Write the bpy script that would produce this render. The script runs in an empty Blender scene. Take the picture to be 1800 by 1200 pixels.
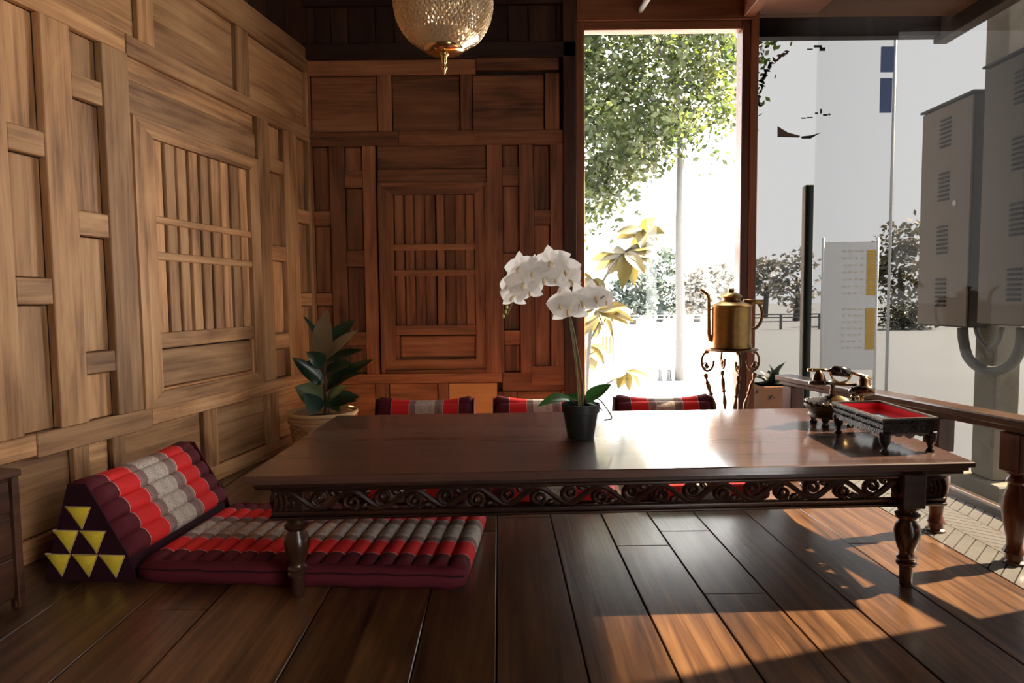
import bpy, bmesh, math, random
from mathutils import Vector, Matrix
R=math.radians
random.seed(7)
SC=bpy.context.scene
COL=SC.collection
# ------------------------------------------------------------------ camera, sky, sun, exposure
F=1150.0; PITCH=math.atan(75.0/1150.0); ROLL=-0.0104; EYE=Vector((0,0,0.88))
cd=bpy.data.cameras.new('camera'); cam=bpy.data.objects.new('camera',cd); COL.objects.link(cam)
cd.sensor_width=36; cd.lens=36*F/1800; cd.clip_start=0.02; cd.clip_end=400
CR=Matrix.Rotation(math.pi/2-PITCH,3,'X') @ Matrix.Rotation(ROLL,3,'Z')
cam.matrix_world=Matrix.Translation(EYE) @ CR.to_4x4()
SC.camera=cam
W_=bpy.data.worlds.new('sky'); SC.world=W_; W_.use_nodes=True
bg=W_.node_tree.nodes['Background']; bg.inputs[0].default_value=(1.0,0.985,0.97,1); bg.inputs[1].default_value=9.0
sl=bpy.data.lights.new('sun','SUN'); sun=bpy.data.objects.new('sun',sl); COL.objects.link(sun)
sl.energy=205.0; sl.angle=R(1.0); sl.color=(1.0,0.82,0.58)
sun.rotation_euler=Vector((-1.05,-0.304,-1.0)).to_track_quat('-Z','Y').to_euler()
sun.location=(6,6,8)
SC.view_settings.view_transform='Standard'; SC.view_settings.look='None'
SC.view_settings.exposure=0.47; SC.view_settings.gamma=1.0; SC.view_settings.use_curve_mapping=False

# ------------------------------------------------------------------ measuring helpers (survey of the place)
def ray(px,py): return (CR @ Vector(((px-900)/F,(600-py)/F,-1.0)))
def at_z(px,py,z): r=ray(px,py); return EYE+r*((z-EYE.z)/r.z)
def at_y(px,py,y): r=ray(px,py); return EYE+r*((y-EYE.y)/r.y)
def at_x(px,py,x): r=ray(px,py); return EYE+r*((x-EYE.x)/r.x)
# ------------------------------------------------------------------ object helpers
def tag(o,label=None,cat=None,group=None,kind=None):
    if label: o['label']=label
    if cat: o['category']=cat
    if group: o['group']=group
    if kind: o['kind']=kind
    return o
def empty(name,loc,rz=0,label=None,cat=None,group=None):
    o=bpy.data.objects.new(name,None); COL.objects.link(o); o.location=loc; o.rotation_euler=(0,0,rz)
    o.empty_display_size=0.05
    return tag(o,label,cat,group)
def mesh(name,vs,fs,m,parent=None,smooth=False,loc=None,rot=None):
    me=bpy.data.meshes.new(name); me.from_pydata([tuple(v) for v in vs],[],fs); me.update()
    me.materials.append(m)
    if smooth: me.polygons.foreach_set('use_smooth',[True]*len(me.polygons))
    o=bpy.data.objects.new(name,me); COL.objects.link(o)
    if parent: o.parent=parent
    if loc is not None: o.location=loc
    if rot is not None: o.rotation_euler=rot
    return o
def again(o,loc,rot=None,name=None,scale=None,parent='same'):
    c=o.copy(); COL.objects.link(c); c.location=loc
    if rot is not None: c.rotation_euler=rot
    if scale is not None: c.scale=scale
    return c
def copy_tree(o,parent=None):
    c=o.copy(); COL.objects.link(c)
    if parent: c.parent=parent
    for ch in o.children: copy_tree(ch,c)
    return c
class MB:
    def __init__(s): s.v=[]; s.f=[]
    def add(s,vs,fs):
        n=len(s.v); s.v+= [Vector(v) for v in vs]; s.f+=[tuple(i+n for i in f) for f in fs]; return s
    def box(s,a,b,ch=0.0):
        x0,y0,z0=a; x1,y1,z1=b
        if ch<=0:
            return s.add([(x0,y0,z0),(x1,y0,z0),(x1,y1,z0),(x0,y1,z0),(x0,y0,z1),(x1,y0,z1),(x1,y1,z1),(x0,y1,z1)],
              [(0,3,2,1),(4,5,6,7),(0,1,5,4),(1,2,6,5),(2,3,7,6),(3,0,4,7)])
        bm=bmesh.new(); bmesh.ops.create_cube(bm,size=1)
        for v in bm.verts: v.co=Vector(((x0+x1)/2+v.co.x*(x1-x0),(y0+y1)/2+v.co.y*(y1-y0),(z0+z1)/2+v.co.z*(z1-z0)))
        bmesh.ops.bevel(bm,geom=list(bm.edges),offset=ch,segments=1,affect='EDGES')
        bm.verts.index_update()
        s.add([v.co.copy() for v in bm.verts],[[v.index for v in f.verts] for f in bm.faces]); bm.free(); return s
    def lathe(s,prof,n=24,c=(0,0,0),axis=None,closed=True):
        c=Vector(c); q=Matrix.Identity(3) if axis is None else Vector((0,0,1)).rotation_difference(Vector(axis)).to_matrix()
        vs=[];fs=[]
        for (r,z) in prof:
            for k in range(n):
                a=2*math.pi*k/n; vs.append(c+q@Vector((r*math.cos(a),r*math.sin(a),z)))
        for i in range(len(prof)-1):
            for k in range(n):
                k2=(k+1)%n; fs.append((i*n+k,i*n+k2,(i+1)*n+k2,(i+1)*n+k))
        if closed:
            fs.append(tuple(range(n-1,-1,-1))); m=(len(prof)-1)*n; fs.append(tuple(range(m,m+n)))
        return s.add(vs,fs)
    def tube(s,pts,r,n=8,flat=1.0,caps=True,up=None):
        pts=[Vector(p) for p in pts]; m=len(pts)
        rs=r if isinstance(r,(list,tuple)) else [r]*m
        T=[(pts[min(i+1,m-1)]-pts[max(i-1,0)]).normalized() for i in range(m)]
        ref=Vector(up) if up else (Vector((0,0,1)) if abs(T[0].z)<.9 else Vector((1,0,0)))
        nrm=(ref-T[0]*ref.dot(T[0])).normalized(); vs=[];fs=[]
        for i in range(m):
            if up: 
                rr=Vector(up)-T[i]*Vector(up).dot(T[i]); nrm=rr.normalized() if rr.length>1e-4 else nrm
            elif i>0:
                nrm=(nrm-T[i]*nrm.dot(T[i])).normalized()
            b=T[i].cross(nrm)
            for k in range(n):
                a=2*math.pi*k/n; vs.append(pts[i]+(nrm*math.cos(a)*flat+b*math.sin(a))*rs[i])
        for i in range(m-1):
            for k in range(n):
                k2=(k+1)%n; fs.append((i*n+k,i*n+k2,(i+1)*n+k2,(i+1)*n+k))
        if caps: fs.append(tuple(range(n-1,-1,-1))); fs.append(tuple(range((m-1)*n,m*n)))
        return s.add(vs,fs)
    def prism(s,poly,ax,t0,t1):
        # poly: 2d outline; ax: function (a,b,t)->xyz
        n=len(poly); vs=[ax(a,b,t0) for a,b in poly]+[ax(a,b,t1) for a,b in poly]
        fs=[tuple(range(n-1,-1,-1)),tuple(range(n,2*n))]+[(i,(i+1)%n,(i+1)%n+n,i+n) for i in range(n)]
        return s.add(vs,fs)
    def xf(s,M): s.v=[M@v for v in s.v]; return s
    def build(s,name,m,parent=None,smooth=False,loc=None,rot=None):
        o=mesh(name,s.v,s.f,m,parent,smooth,loc,rot)
        return o
def fixn(o):
    bm=bmesh.new(); bm.from_mesh(o.data); bmesh.ops.recalc_face_normals(bm,faces=bm.faces); bm.to_mesh(o.data); bm.free(); return o
def autosmooth(o,ang=40):
    me=o.data; bm=bmesh.new(); bm.from_mesh(me)
    bmesh.ops.recalc_face_normals(bm,faces=bm.faces)
    for f in bm.faces: f.smooth=True
    for e in bm.edges:
        if len(e.link_faces)==2 and e.calc_face_angle(0)>R(ang): e.smooth=False
    bm.to_mesh(me); bm.free(); return o
def bez(P,n):
    # catmull-rom through P
    P=[Vector(p) for p in P]; out=[]; Q=[P[0]*2-P[1]]+P+[P[-1]*2-P[-2]]
    for i in range(1,len(Q)-2):
        for k in range(n):
            t=k/n; a,b,c,d=Q[i-1],Q[i],Q[i+1],Q[i+2]
            out.append(0.5*((2*b)+(c-a)*t+(2*a-5*b+4*c-d)*t*t+(3*b-a-3*c+d)*t**3))
    out.append(P[-1]); return out
# ------------------------------------------------------------------ materials
def nm(name):
    m=bpy.data.materials.new(name); m.use_nodes=True; nt=m.node_tree
    return m,nt,nt.nodes['Principled BSDF']
def pm(name,col,rough=.6,metal=0,coat=0,bump=0,bscale=60,var=0,trans=0,spec=.5):
    m,nt,b=nm(name); b.inputs['Base Color'].default_value=(*col,1); b.inputs['Roughness'].default_value=rough
    b.inputs['Metallic'].default_value=metal; b.inputs['Coat Weight'].default_value=coat
    b.inputs['Specular IOR Level'].default_value=spec
    if trans: b.inputs['Transmission Weight'].default_value=trans
    tc=nt.nodes.new('ShaderNodeTexCoord')
    if var or bump:
        no=nt.nodes.new('ShaderNodeTexNoise'); no.inputs['Scale'].default_value=bscale; no.inputs['Detail'].default_value=5
        nt.links.new(tc.outputs['Object'],no.inputs['Vector'])
    if var:
        mx=nt.nodes.new('ShaderNodeMix'); mx.data_type='RGBA'
        mx.inputs[6].default_value=(*[c*(1-var) for c in col],1); mx.inputs[7].default_value=(*[min(1,c*(1+var)) for c in col],1)
        nt.links.new(no.outputs[0],mx.inputs[0]); nt.links.new(mx.outputs[2],b.inputs['Base Color'])
    if bump:
        bp=nt.nodes.new('ShaderNodeBump'); bp.inputs['Strength'].default_value=bump; bp.inputs['Distance'].default_value=.004
        nt.links.new(no.outputs[0],bp.inputs['Height']); nt.links.new(bp.outputs[0],b.inputs['Normal'])
    return m
def wood(name,dark,mid,light,axis='z',rough=.55,scale=1.0,bump=.35,rnd=.35,spec=.4,coat=0,streak=.5,croug=.1):
    m,nt,b=nm(name); L=nt.links; N=nt.nodes
    tc=N.new('ShaderNodeTexCoord'); oi=N.new('ShaderNodeObjectInfo')
    mp=N.new('ShaderNodeMapping'); s=[38,38,38]; s['xyz'.index(axis)]=1.6
    mp.inputs['Scale'].default_value=[v*scale for v in s]
    ad=N.new('ShaderNodeVectorMath'); ad.operation='ADD'
    sc=N.new('ShaderNodeVectorMath'); sc.operation='SCALE'; sc.inputs['Scale'].default_value=37.0
    cb=N.new('ShaderNodeCombineXYZ')
    for i in range(3): L.new(oi.outputs['Random'],cb.inputs[i])
    L.new(cb.outputs[0],sc.inputs[0]); L.new(tc.outputs['Object'],mp.inputs[0]); L.new(mp.outputs[0],ad.inputs[0]); L.new(sc.outputs[0],ad.inputs[1])
    n1=N.new('ShaderNodeTexNoise'); n1.inputs['Scale'].default_value=1.0; n1.inputs['Detail'].default_value=8; n1.inputs['Roughness'].default_value=.62; n1.inputs['Distortion'].default_value=.6
    L.new(ad.outputs[0],n1.inputs['Vector'])
    mp2=N.new('ShaderNodeMapping'); s2=[5,5,5]; s2['xyz'.index(axis)]=1.2; mp2.inputs['Scale'].default_value=[v*scale for v in s2]
    ad2=N.new('ShaderNodeVectorMath'); ad2.operation='ADD'
    L.new(tc.outputs['Object'],mp2.inputs[0]); L.new(mp2.outputs[0],ad2.inputs[0]); L.new(sc.outputs[0],ad2.inputs[1])
    n2=N.new('ShaderNodeTexNoise'); n2.inputs['Scale'].default_value=1.0; n2.inputs['Detail'].default_value=4; n2.inputs['Distortion'].default_value=1.2
    L.new(ad2.outputs[0],n2.inputs['Vector'])
    mix=N.new('ShaderNodeMix'); mix.inputs[0].default_value=1-streak; L.new(n1.outputs[0],mix.inputs[2]); L.new(n2.outputs[0],mix.inputs[3])
    cr=N.new('ShaderNodeValToRGB'); e=cr.color_ramp.elements
    e[0].position=.36; e[0].color=(*dark,1); e[1].position=.65; e[1].color=(*light,1); x=e.new(.5); x.color=(*mid,1)
    L.new(mix.outputs[0],cr.inputs[0])
    hs=N.new('ShaderNodeHueSaturation')
    mr=N.new('ShaderNodeMapRange'); mr.inputs[3].default_value=1-rnd; mr.inputs[4].default_value=1+rnd
    L.new(oi.outputs['Random'],mr.inputs[0]); L.new(mr.outputs[0],hs.inputs['Value']); L.new(cr.outputs[0],hs.inputs['Color'])
    L.new(hs.outputs[0],b.inputs['Base Color'])
    b.inputs['Roughness'].default_value=rough; b.inputs['Specular IOR Level'].default_value=spec
    b.inputs['Coat Weight'].default_value=coat; b.inputs['Coat Roughness'].default_value=croug
    if bump:
        bp=N.new('ShaderNodeBump'); bp.inputs['Strength'].default_value=bump; bp.inputs['Distance'].default_value=.0025
        L.new(n1.outputs[0],bp.inputs['Height']); L.new(bp.outputs[0],b.inputs['Normal'])
    return m
def leafmat(name,col,col2,rough=.35,translucent=.0):
    m,nt,b=nm(name); N=nt.nodes; L=nt.links
    tc=N.new('ShaderNodeTexCoord'); no=N.new('ShaderNodeTexNoise'); no.inputs['Scale'].default_value=3.0
    L.new(tc.outputs['Object'],no.inputs['Vector'])
    mx=N.new('ShaderNodeMix'); mx.data_type='RGBA'; mx.inputs[6].default_value=(*col,1); mx.inputs[7].default_value=(*col2,1)
    rp=N.new('ShaderNodeMapRange'); rp.inputs[1].default_value=.35; rp.inputs[2].default_value=.65
    L.new(no.outputs[0],rp.inputs[0]); L.new(rp.outputs[0],mx.inputs[0]); L.new(mx.outputs[2],b.inputs['Base Color']); b.inputs['Roughness'].default_value=rough
    if translucent:
        tr=N.new('ShaderNodeBsdfTranslucent'); L.new(mx.outputs[2],tr.inputs[0]); ms=N.new('ShaderNodeMixShader'); ms.inputs[0].default_value=translucent
        L.new(b.outputs[0],ms.inputs[1]); L.new(tr.outputs[0],ms.inputs[2]); L.new(ms.outputs[0],N['Material Output'].inputs[0])
    return m
def glassmat(name,tint,refl=1.0):
    m,nt,b=nm(name); N=nt.nodes; L=nt.links; N.remove(b)
    t=N.new('ShaderNodeBsdfTransparent'); t.inputs[0].default_value=(*[math.sqrt(c) for c in tint],1)   # two faces per pane
    g=N.new('ShaderNodeBsdfGlossy'); g.inputs['Roughness'].default_value=0.0; g.inputs[0].default_value=(refl,refl,refl,1)
    fr=N.new('ShaderNodeFresnel'); ge=N.new('ShaderNodeNewGeometry'); mr=N.new('ShaderNodeMapRange')
    mr.inputs[3].default_value=1.45; mr.inputs[4].default_value=1/1.45; L.new(ge.outputs['Backfacing'],mr.inputs[0]); L.new(mr.outputs[0],fr.inputs[0])
    ms=N.new('ShaderNodeMixShader'); L.new(fr.outputs[0],ms.inputs[0]); L.new(t.outputs[0],ms.inputs[1]); L.new(g.outputs[0],ms.inputs[2])
    L.new(ms.outputs[0],N['Material Output'].inputs[0]); return m
TEAK_V=wood('teak_upright',(.17,.07,.025),(.44,.225,.095),(.62,.365,.175),'z')
TEAK_H=wood('teak_level',(.17,.07,.025),(.44,.225,.095),(.62,.365,.175),'x')
RED_V=wood('rosy_teak_upright',(.09,.03,.012),(.25,.092,.036),(.36,.15,.06),'z')
RED_H=wood('rosy_teak_level',(.09,.03,.012),(.25,.092,.036),(.36,.15,.06),'x')
TAN=wood('tan_board',(.42,.2,.07),(.5,.25,.09),(.55,.29,.12),'x',bump=.1,rnd=.05)
DARK=wood('dark_beam_wood',(.018,.008,.005),(.035,.014,.008),(.06,.025,.014),'x',rnd=.3)
DARKV=wood('dark_board_wood',(.02,.008,.005),(.04,.015,.008),(.075,.03,.015),'z',rnd=.4)
FRAMEW=wood('red_frame_wood',(.16,.05,.022),(.27,.095,.04),(.36,.14,.06),'z',rough=.4,rnd=.1)
FLOORW=wood('floor_plank_wood',(.03,.013,.007),(.115,.050,.020),(.23,.112,.045),'y',rough=.34,rnd=.45,scale=.9,spec=.5,bump=.5,streak=.65,coat=.45,croug=.22)
TABLEW=wood('table_top_wood',(.055,.022,.014),(.095,.04,.026),(.125,.056,.037),'x',rough=.42,rnd=0,scale=.6,coat=1.0,croug=.12,bump=.06); TABLEW.node_tree.nodes['Principled BSDF'].inputs['Coat IOR'].default_value=2.1
CARVEW=wood('carved_dark_wood',(.015,.006,.004),(.03,.011,.006),(.05,.02,.012),'x',rough=.42,rnd=.05,coat=.15,croug=.25)
LEGW=wood('turned_leg_wood',(.02,.008,.005),(.04,.016,.009),(.07,.03,.017),'z',rough=.3,rnd=.05,coat=.6,croug=.2)
CHESTW=wood('chest_wood',(.03,.012,.007),(.07,.028,.015),(.11,.045,.024),'y',rough=.4,rnd=.2)
RAILW=wood('rail_wood',(.05,.022,.01),(.09,.042,.02),(.13,.065,.03),'y',rough=.35,rnd=.1,coat=.4)
MAROONW=wood('orange_leg_wood',(.06,.015,.007),(.12,.034,.015),(.18,.055,.022),'z',rough=.35,rnd=.2,coat=.4)
PLY=wood('ceiling_ply',(.16,.06,.025),(.25,.1,.045),(.3,.13,.06),'x',rough=.6,rnd=.1,scale=.5)
CLEAR=glassmat('clear_glass',(.97,.98,.97)); TINT=glassmat('grey_tinted_glass',(.0555,.056,.0565),.05)
BRASS=pm('aged_brass',(.34,.205,.07),.33,1,bump=.15,bscale=35,var=.35)
BRASSD=pm('dark_bronze',(.2,.11,.05),.4,1,bump=.4,bscale=90,var=.4)
BLACK=pm('black_lacquer',(.012,.01,.01),.25,coat=.5)
SILV=pm('tarnished_silver',(.14,.12,.11),.35,1,bump=1.0,bscale=160,var=.5)
TRAYM=pm('pierced_dark_metal',(.03,.025,.025),.38,.8,bump=1.0,bscale=140,var=.5)
GOLD=pm('polished_brass',(.85,.62,.28),.16,1)
# ------------------------------------------------------------------ ROOM SHELL
YB=4.242; CX=-1.293; AL=0.1811            # back wall plane, room corner, left wall swing
RX=1.95; ZC=2.78                          # side glazing plane, ceiling height
def structure(o): o['kind']='structure'; return o
# floor slab
floor=structure(MB().box((-3.2,-1.6,-.16),(RX,YB+.05,-.03)).build('floor',pm('floor_bedding',(.03,.02,.015),.9)))
pl_x=[-2.95,-2.62,-2.3,-1.98,-1.66,-1.36,-1.10,-.89,-.57,-.26,-.06,.155,.365,.555,.745,.958,1.195,1.52]
sk=-0.0207
for i in range(len(pl_x)-1):
    x0,x1=pl_x[i]+.0018,pl_x[i+1]-.0018
    y=-1.6; cuts=[-1.6]+sorted(random.uniform(-1.2,4.0) for _ in range(2))+[YB]
    if abs(x0-.958)<.01: cuts=[-1.6,.6,2.95,YB]
    for a,b in zip(cuts[:-1],cuts[1:]):
        if b-a<.3: continue
        mb=MB().box((x0,a+.001,-.03),(x1,b-.001,random.uniform(-.0012,0)),.0022)
        for v in mb.v: v.x+=-(v.y-2.2)*.0207 if pl_x[i+1]<1.5 or v.x<1.4 else 0
        mb.build('plank',FLOORW,floor)
# fix gaps between skewed planks and wall sides are under furniture
TILE=pm('pale_floor_tile',(.20,.185,.17),.22,var=.35,bscale=9,bump=.1)
tcw,tch=.1395,.050     # chevron tiles, three columns wide
def chevron(s_,x,y,mb):
    g=.0012; w=tcw-2*g; o=w if s_>0 else -w
    c=[(x+g,y),(x+g+w,y+o),(x+g+w,y+o+tch),(x+g,y+tch)]
    return mb.add([(p[0],p[1],-.03) for p in c]+[(p[0],p[1],-.0015) for p in c],[(0,3,2,1),(4,5,6,7),(0,1,5,4),(1,2,6,5),(2,3,7,6),(3,0,4,7)])
tA=chevron(1,0,0,MB()).build('tile',TILE,floor); tB=chevron(-1,0,0,MB()).build('tile',TILE,floor)
usedA=usedB=False; rest=MB()
for c_ in range(3):
    sgn=1 if c_%2==0 else -1; x=1.524+c_*.1405
    y=-1.55 if sgn>0 else -1.55+tcw
    while y+tch+tcw<YB+.13:
        hi=max(y,y+sgn*tcw)+tch; 
        if hi>YB-.01: break
        if y<1.3: chevron(sgn,x,y,rest)
        elif sgn>0:
            if not usedA: tA.location=(x,y,0); usedA=True
            else: again(tA,(x,y,0))
        else:
            if not usedB: tB.location=(x,y,0); usedB=True
            else: again(tB,(x,y,0))
        y+=.0555
o=rest.build('tile_field',TILE,floor); o['kind']='stuff'
# wall builder -----------------------------------------------------
def make_wall(name,loc,rz,length,mat_back,z1=ZC):
    o=MB().box((-length,0,-.02),(0,.12,z1)).build(name,mat_back); o.location=loc; o.rotation_euler=(0,0,rz); return structure(o)
dL=Vector((math.sin(AL),math.cos(AL),0)); nL=Vector((math.cos(AL),-math.sin(AL),0))
PL0=Vector((CX,YB,0))
def WL(px,py):
    r=ray(px,py); t=(PL0-EYE).dot(nL)/r.dot(nL); w=EYE+r*t-PL0
    return w.dot(dL),w.z
def WB(px,py):
    w=at_y(px,py,YB)-PL0; return w.x,w.z
BACKM=pm('wall_backing',(.02,.01,.006),.9)
wall_left=make_wall('wall_left',PL0,math.pi/2-AL,6.0,BACKM)
wall_back=MB().box((-.12,0,-.02),(1.70,.12,ZC)).build('wall_back',BACKM,loc=PL0); structure(wall_back)
def piece(name,wall,u0,u1,z0,z1,proud,mat,back=.0,ch=.003):
    if u1-u0<.004 or z1-z0<.004: return
    if name=='panel' and proud<.02: u0+=.004; u1-=.005; z0+=.003; z1-=.004  # inset bares the dark backing, drawing shade beside the stiles as dark lines
    return MB().box((u0,-proud,z0),(u1,-back,z1),ch).build(name,mat,wall)
def mean(Wf,pts,i): return sum(Wf(*p)[i] for p in pts)/len(pts)
def fill_wall(wall,Wf,cols,holes,u_lo,u_hi,zt,zb,MV,MH,P=.034,Q=.004):
    # cols: (u0,u1,[(z0,z1) of crosspieces]); holes: (u0,u1) window bays; stiles fill between
    edges=sorted([(c[0],c[1]) for c in cols]+list(holes))
    cur=u_lo
    for a,b in edges:
        if a-cur>.012: piece('stile',wall,cur,a,zb,zt,P+random.uniform(-.002,.002),MV)
        cur=b
    if u_hi-cur>.012: piece('stile',wall,cur,u_hi,zb,zt,P,MV)
    for u0,u1,bl in cols:
        bl=sorted(bl); z=zb
        for b0,b1 in bl:
            piece('panel',wall,u0,u1,z,b0,Q+random.uniform(-.002,.002),MV); piece('crosspiece',wall,u0+.001,u1-.001,b0,b1,P-.004,MH); z=b1
        piece('panel',wall,u0,u1,z,zt,Q,MV)
# ---- left wall layout
mL=lambda i,*p: mean(WL,p,i)
R1b=mL(1,(60,23),(210,95),(437,205),(543,253)); R1t=mL(1,(232,68),(410,160),(532,228))
R0b=mL(1,(347,0),(405,43),(530,127)); R0t=mL(1,(393,0),(540,78))
R2t=mL(1,(95,742),(243,718),(472,674)); R2b=mL(1,(21,796),(189,765),(350,726),(458,698))
def col(Wf,Lp,Rp,blocks):
    return (mean(Wf,Lp,0),mean(Wf,Rp,0),[(Wf(*b)[1],Wf(*a)[1]) for a,b in blocks])
c0=col(WL,[(4,150),(12,487),(15,650)],[(65,150),(79,490),(88,700)],[((37,225),(37,270)),((45,488),(45,535))])
c1=col(WL,[(117,170),(125,400),(138,640)],[(174,280),(185,500),(196,690)],[((145,138),(145,179)),((152,374),(152,416)),((164,618),(164,655))])
cw=(mL(0,(211,150),(226,400),(243,700)),mL(0,(440,250),(449,400),(457,600)))
c2=col(WL,[(467,300),(471,560)],[(490,260),(498,560),(502,640)],[((478,281),(478,303)),((481,432),(481,458)),((486,586),(486,613))])
c3=col(WL,[(513,300),(519,480)],[(535,320),(538,460)],[((525,369),(525,392)),((527,515),(527,537))])
w0,w1=c0[0],c0[1]
extra=[]
uu=c0[0]-.10
for k in range(7):
    wd=.21 if k%2 else .24
    extra.append((uu-wd,uu,[(.9+.13*(k%2),1.03+.13*(k%2)),(1.5-.1*(k%2),1.62-.1*(k%2))])); uu-=wd+.1
print('LEFT R1',R1b,R1t,'R0',R0b,R0t,'R2',R2t,R2b,'c0',c0,'c1',c1,'cw',cw,'c2',c2,'c3',c3)
fill_wall(wall_left,WL,[c0,c1,c2,c3]+extra,[cw],-3.9,-.01,R1b,R2t,TEAK_V,TEAK_H)
# rails
for (a,b,zz0,zz1,pr) in ((-1.55,-.01,R1b,R1t,.03),(-3.9,-1.552,R1b,R1t,.028),(-2.0,-.01,R0b,R0t,.03),(-3.9,-2.002,R0b,R0t,.028),
                     (-1.5,-.01,R2b,R2t,.03),(-2.05,-1.502,R2b-.01,R2t,.031),(-3.9,-2.052,R2b,R2t,.03),(-1.1,-.01,.0,.075,.03),(-3.9,-1.102,.0,.075,.028)):
    piece('rail',wall_left,a,b,zz0,zz1,pr,TEAK_H)
# upper row
up=[mL(0,(232,30)),mL(0,(262,60)),mL(0,(407,100)),mL(0,(430,110)),mL(0,(531,180))]
for a,b in ((up[0],up[1]),(up[2],up[3]),(up[4],-.01),(up[0]-.75,up[0]-.66),(up[0]-1.4,up[0]-1.3)): piece('stile',wall_left,a,b,R1t,R0b,.026,TEAK_V)
for a,b in ((up[1],up[2]),(up[3],up[4]),(up[0]-.66,up[0]),(up[0]-1.3,up[0]-.75),(-3.9,up[0]-1.4)): piece('panel',wall_left,a,b,R1t,R0b,.007,TEAK_H)
# lower row
lo=[mL(0,(189,790)),mL(0,(212,785)),mL(0,(351,760)),mL(0,(376,765)),mL(0,(464,740)),mL(0,(484,735))]
for a,b in ((lo[0],lo[1]),(lo[2],lo[3]),(lo[4],lo[5]),(-1.9,-1.83),(-2.6,-2.5)): 
    piece('stile',wall_left,a,b,.075,R2b,.026,TEAK_V)
for a,b in ((lo[1],lo[2]),(lo[3],lo[4]),(lo[5],-.01),(-1.83,lo[0]),(-2.5,-1.9),(-3.9,-2.6)): piece('panel',wall_left,a,b,.075,R2b,.007,TEAK_H)
# above: dark upright boards
k=-3.9
while k<-.02:
    b=min(k+random.uniform(.16,.26),-.01); piece('board',wall_left,k,b-.004,R0t,ZC,.012,DARKV); k=b
# ---- shuttered window on the left wall (setting: window_1)
def shutter(name,wall,Wf,outer,opening,bars,lower,nslat,MV,MH,header,two=False,lab=None):
    w=bpy.data.objects.new(name,None); COL.objects.link(w); w.location=wall.location; w.rotation_euler=wall.rotation_euler
    w['kind']='structure'; w['label']=lab
    u0,u1,z0,z1=outer; a0,a1,b0,b1=opening
    def pc(nm_,x0,x1,y0,y1,pr,m,back=0,ch=.003): return MB().box((x0,-pr,y0),(x1,-back,y1),ch).build(nm_,m,w)
    # mitred frame
    def member(poly,m,pr=.034):
        f=MB().prism(poly,lambda a,b,t:(a,t,b),-pr,0).build('frame_member',m,w); fixn(f)
    g=.001
    lz0=lower[2]-.012 ; 
    inn=(a0,a1,lz0,b1)
    member([(u0,z0+g),(u0,z1-g),(inn[0],inn[3]-g),(inn[0],inn[2]+g)],MV)
    member([(u1,z0+g),(inn[1],inn[2]+g),(inn[1],inn[3]-g),(u1,z1-g)],MV)
    member([(u0,z1),(u1,z1),(inn[1],inn[3]),(inn[0],inn[3])],MH)
    member([(u0,z0),(inn[0],inn[2]),(inn[1],inn[2]),(u1,z0)],MH)
    if two:
        e=.022
        for q in ((u0-e,u0,z0-e,z1+e),(u1,u1+e,z0-e,z1+e)): pc('moulding',*q,.044,MV)
        for q in ((u0,u1,z1,z1+e),(u0,u1,z0-e,z0)): pc('moulding',*q,.044,MH)
    for (p,q) in bars: pc('crossbar',a0-.004,a1+.004,q,p,.030,MH,0,.005)
    # sill rail and lower panel
    pc('sill_rail',a0,a1,lower[3]+.008,b0,.028,MH)
    pc('lower_panel',lower[0],lower[1],lower[2],lower[3],.012,MH,0,.006)
    for q in ((a0,lower[0]-.001),(lower[1]+.001,a1)): pc('lower_stile',q[0],q[1],lz0,lower[3]+.006,.022,MV)
    pc('lower_rail',lower[0],lower[1],lz0,lower[2]-.001,.022,MH)
    pitch=(a1-a0)/nslat
    for i in range(nslat):
        x0=a0+i*pitch; gap=.014 if i==nslat//2 else (.006 if two else .0095)
        pc('slat',x0+gap,x0+pitch-(.004 if two else .0085),b0-.002,b1,.017+.002*(i%2),MV,.001,.003)
        if i>0: pc('baluster',x0-.0035,x0+.0035,b0-.002,b1,.007,MV,.001,.002)
    if header:
        for q in header: pc('header_board',*q,MH)
    return w
zO_t=mL(1,(227,203),(447,283)); zO_b=mL(1,(245,718),(457,676))
op=(mL(0,(256,300),(272,540)),mL(0,(429,340),(439,560)),mL(1,(290,583),(439,573)),mL(1,(255,242),(427,300)))
bars=[(mL(1,(261,381),(436,406)),mL(1,(261,391),(436,419))),(mL(1,(262,441),(437,459)),mL(1,(262,454),(437,472)))]
low=(op[0]+.008,op[1]-.012,mL(1,(277,680),(440,652)),mL(1,(276,612),(439,600)))
zH=(zO_t+R1b)/2+.02
shutter('window_1',wall_left,WL,(cw[0]+.012,cw[1],zO_b,zO_t),op,bars,low,9,TEAK_V,TEAK_H,
  [(cw[0]+.004,cw[1]-.01,zO_t+.002,zH,.024),(cw[0]+.004,cw[1]-.01,zH+.002,R1b,.014)],lab='barred teak window with two crossbars in the left wall')
piece('crosspiece',wall_left,cw[0],cw[1],R2t-.0,zO_b,.022,TEAK_H)
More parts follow.
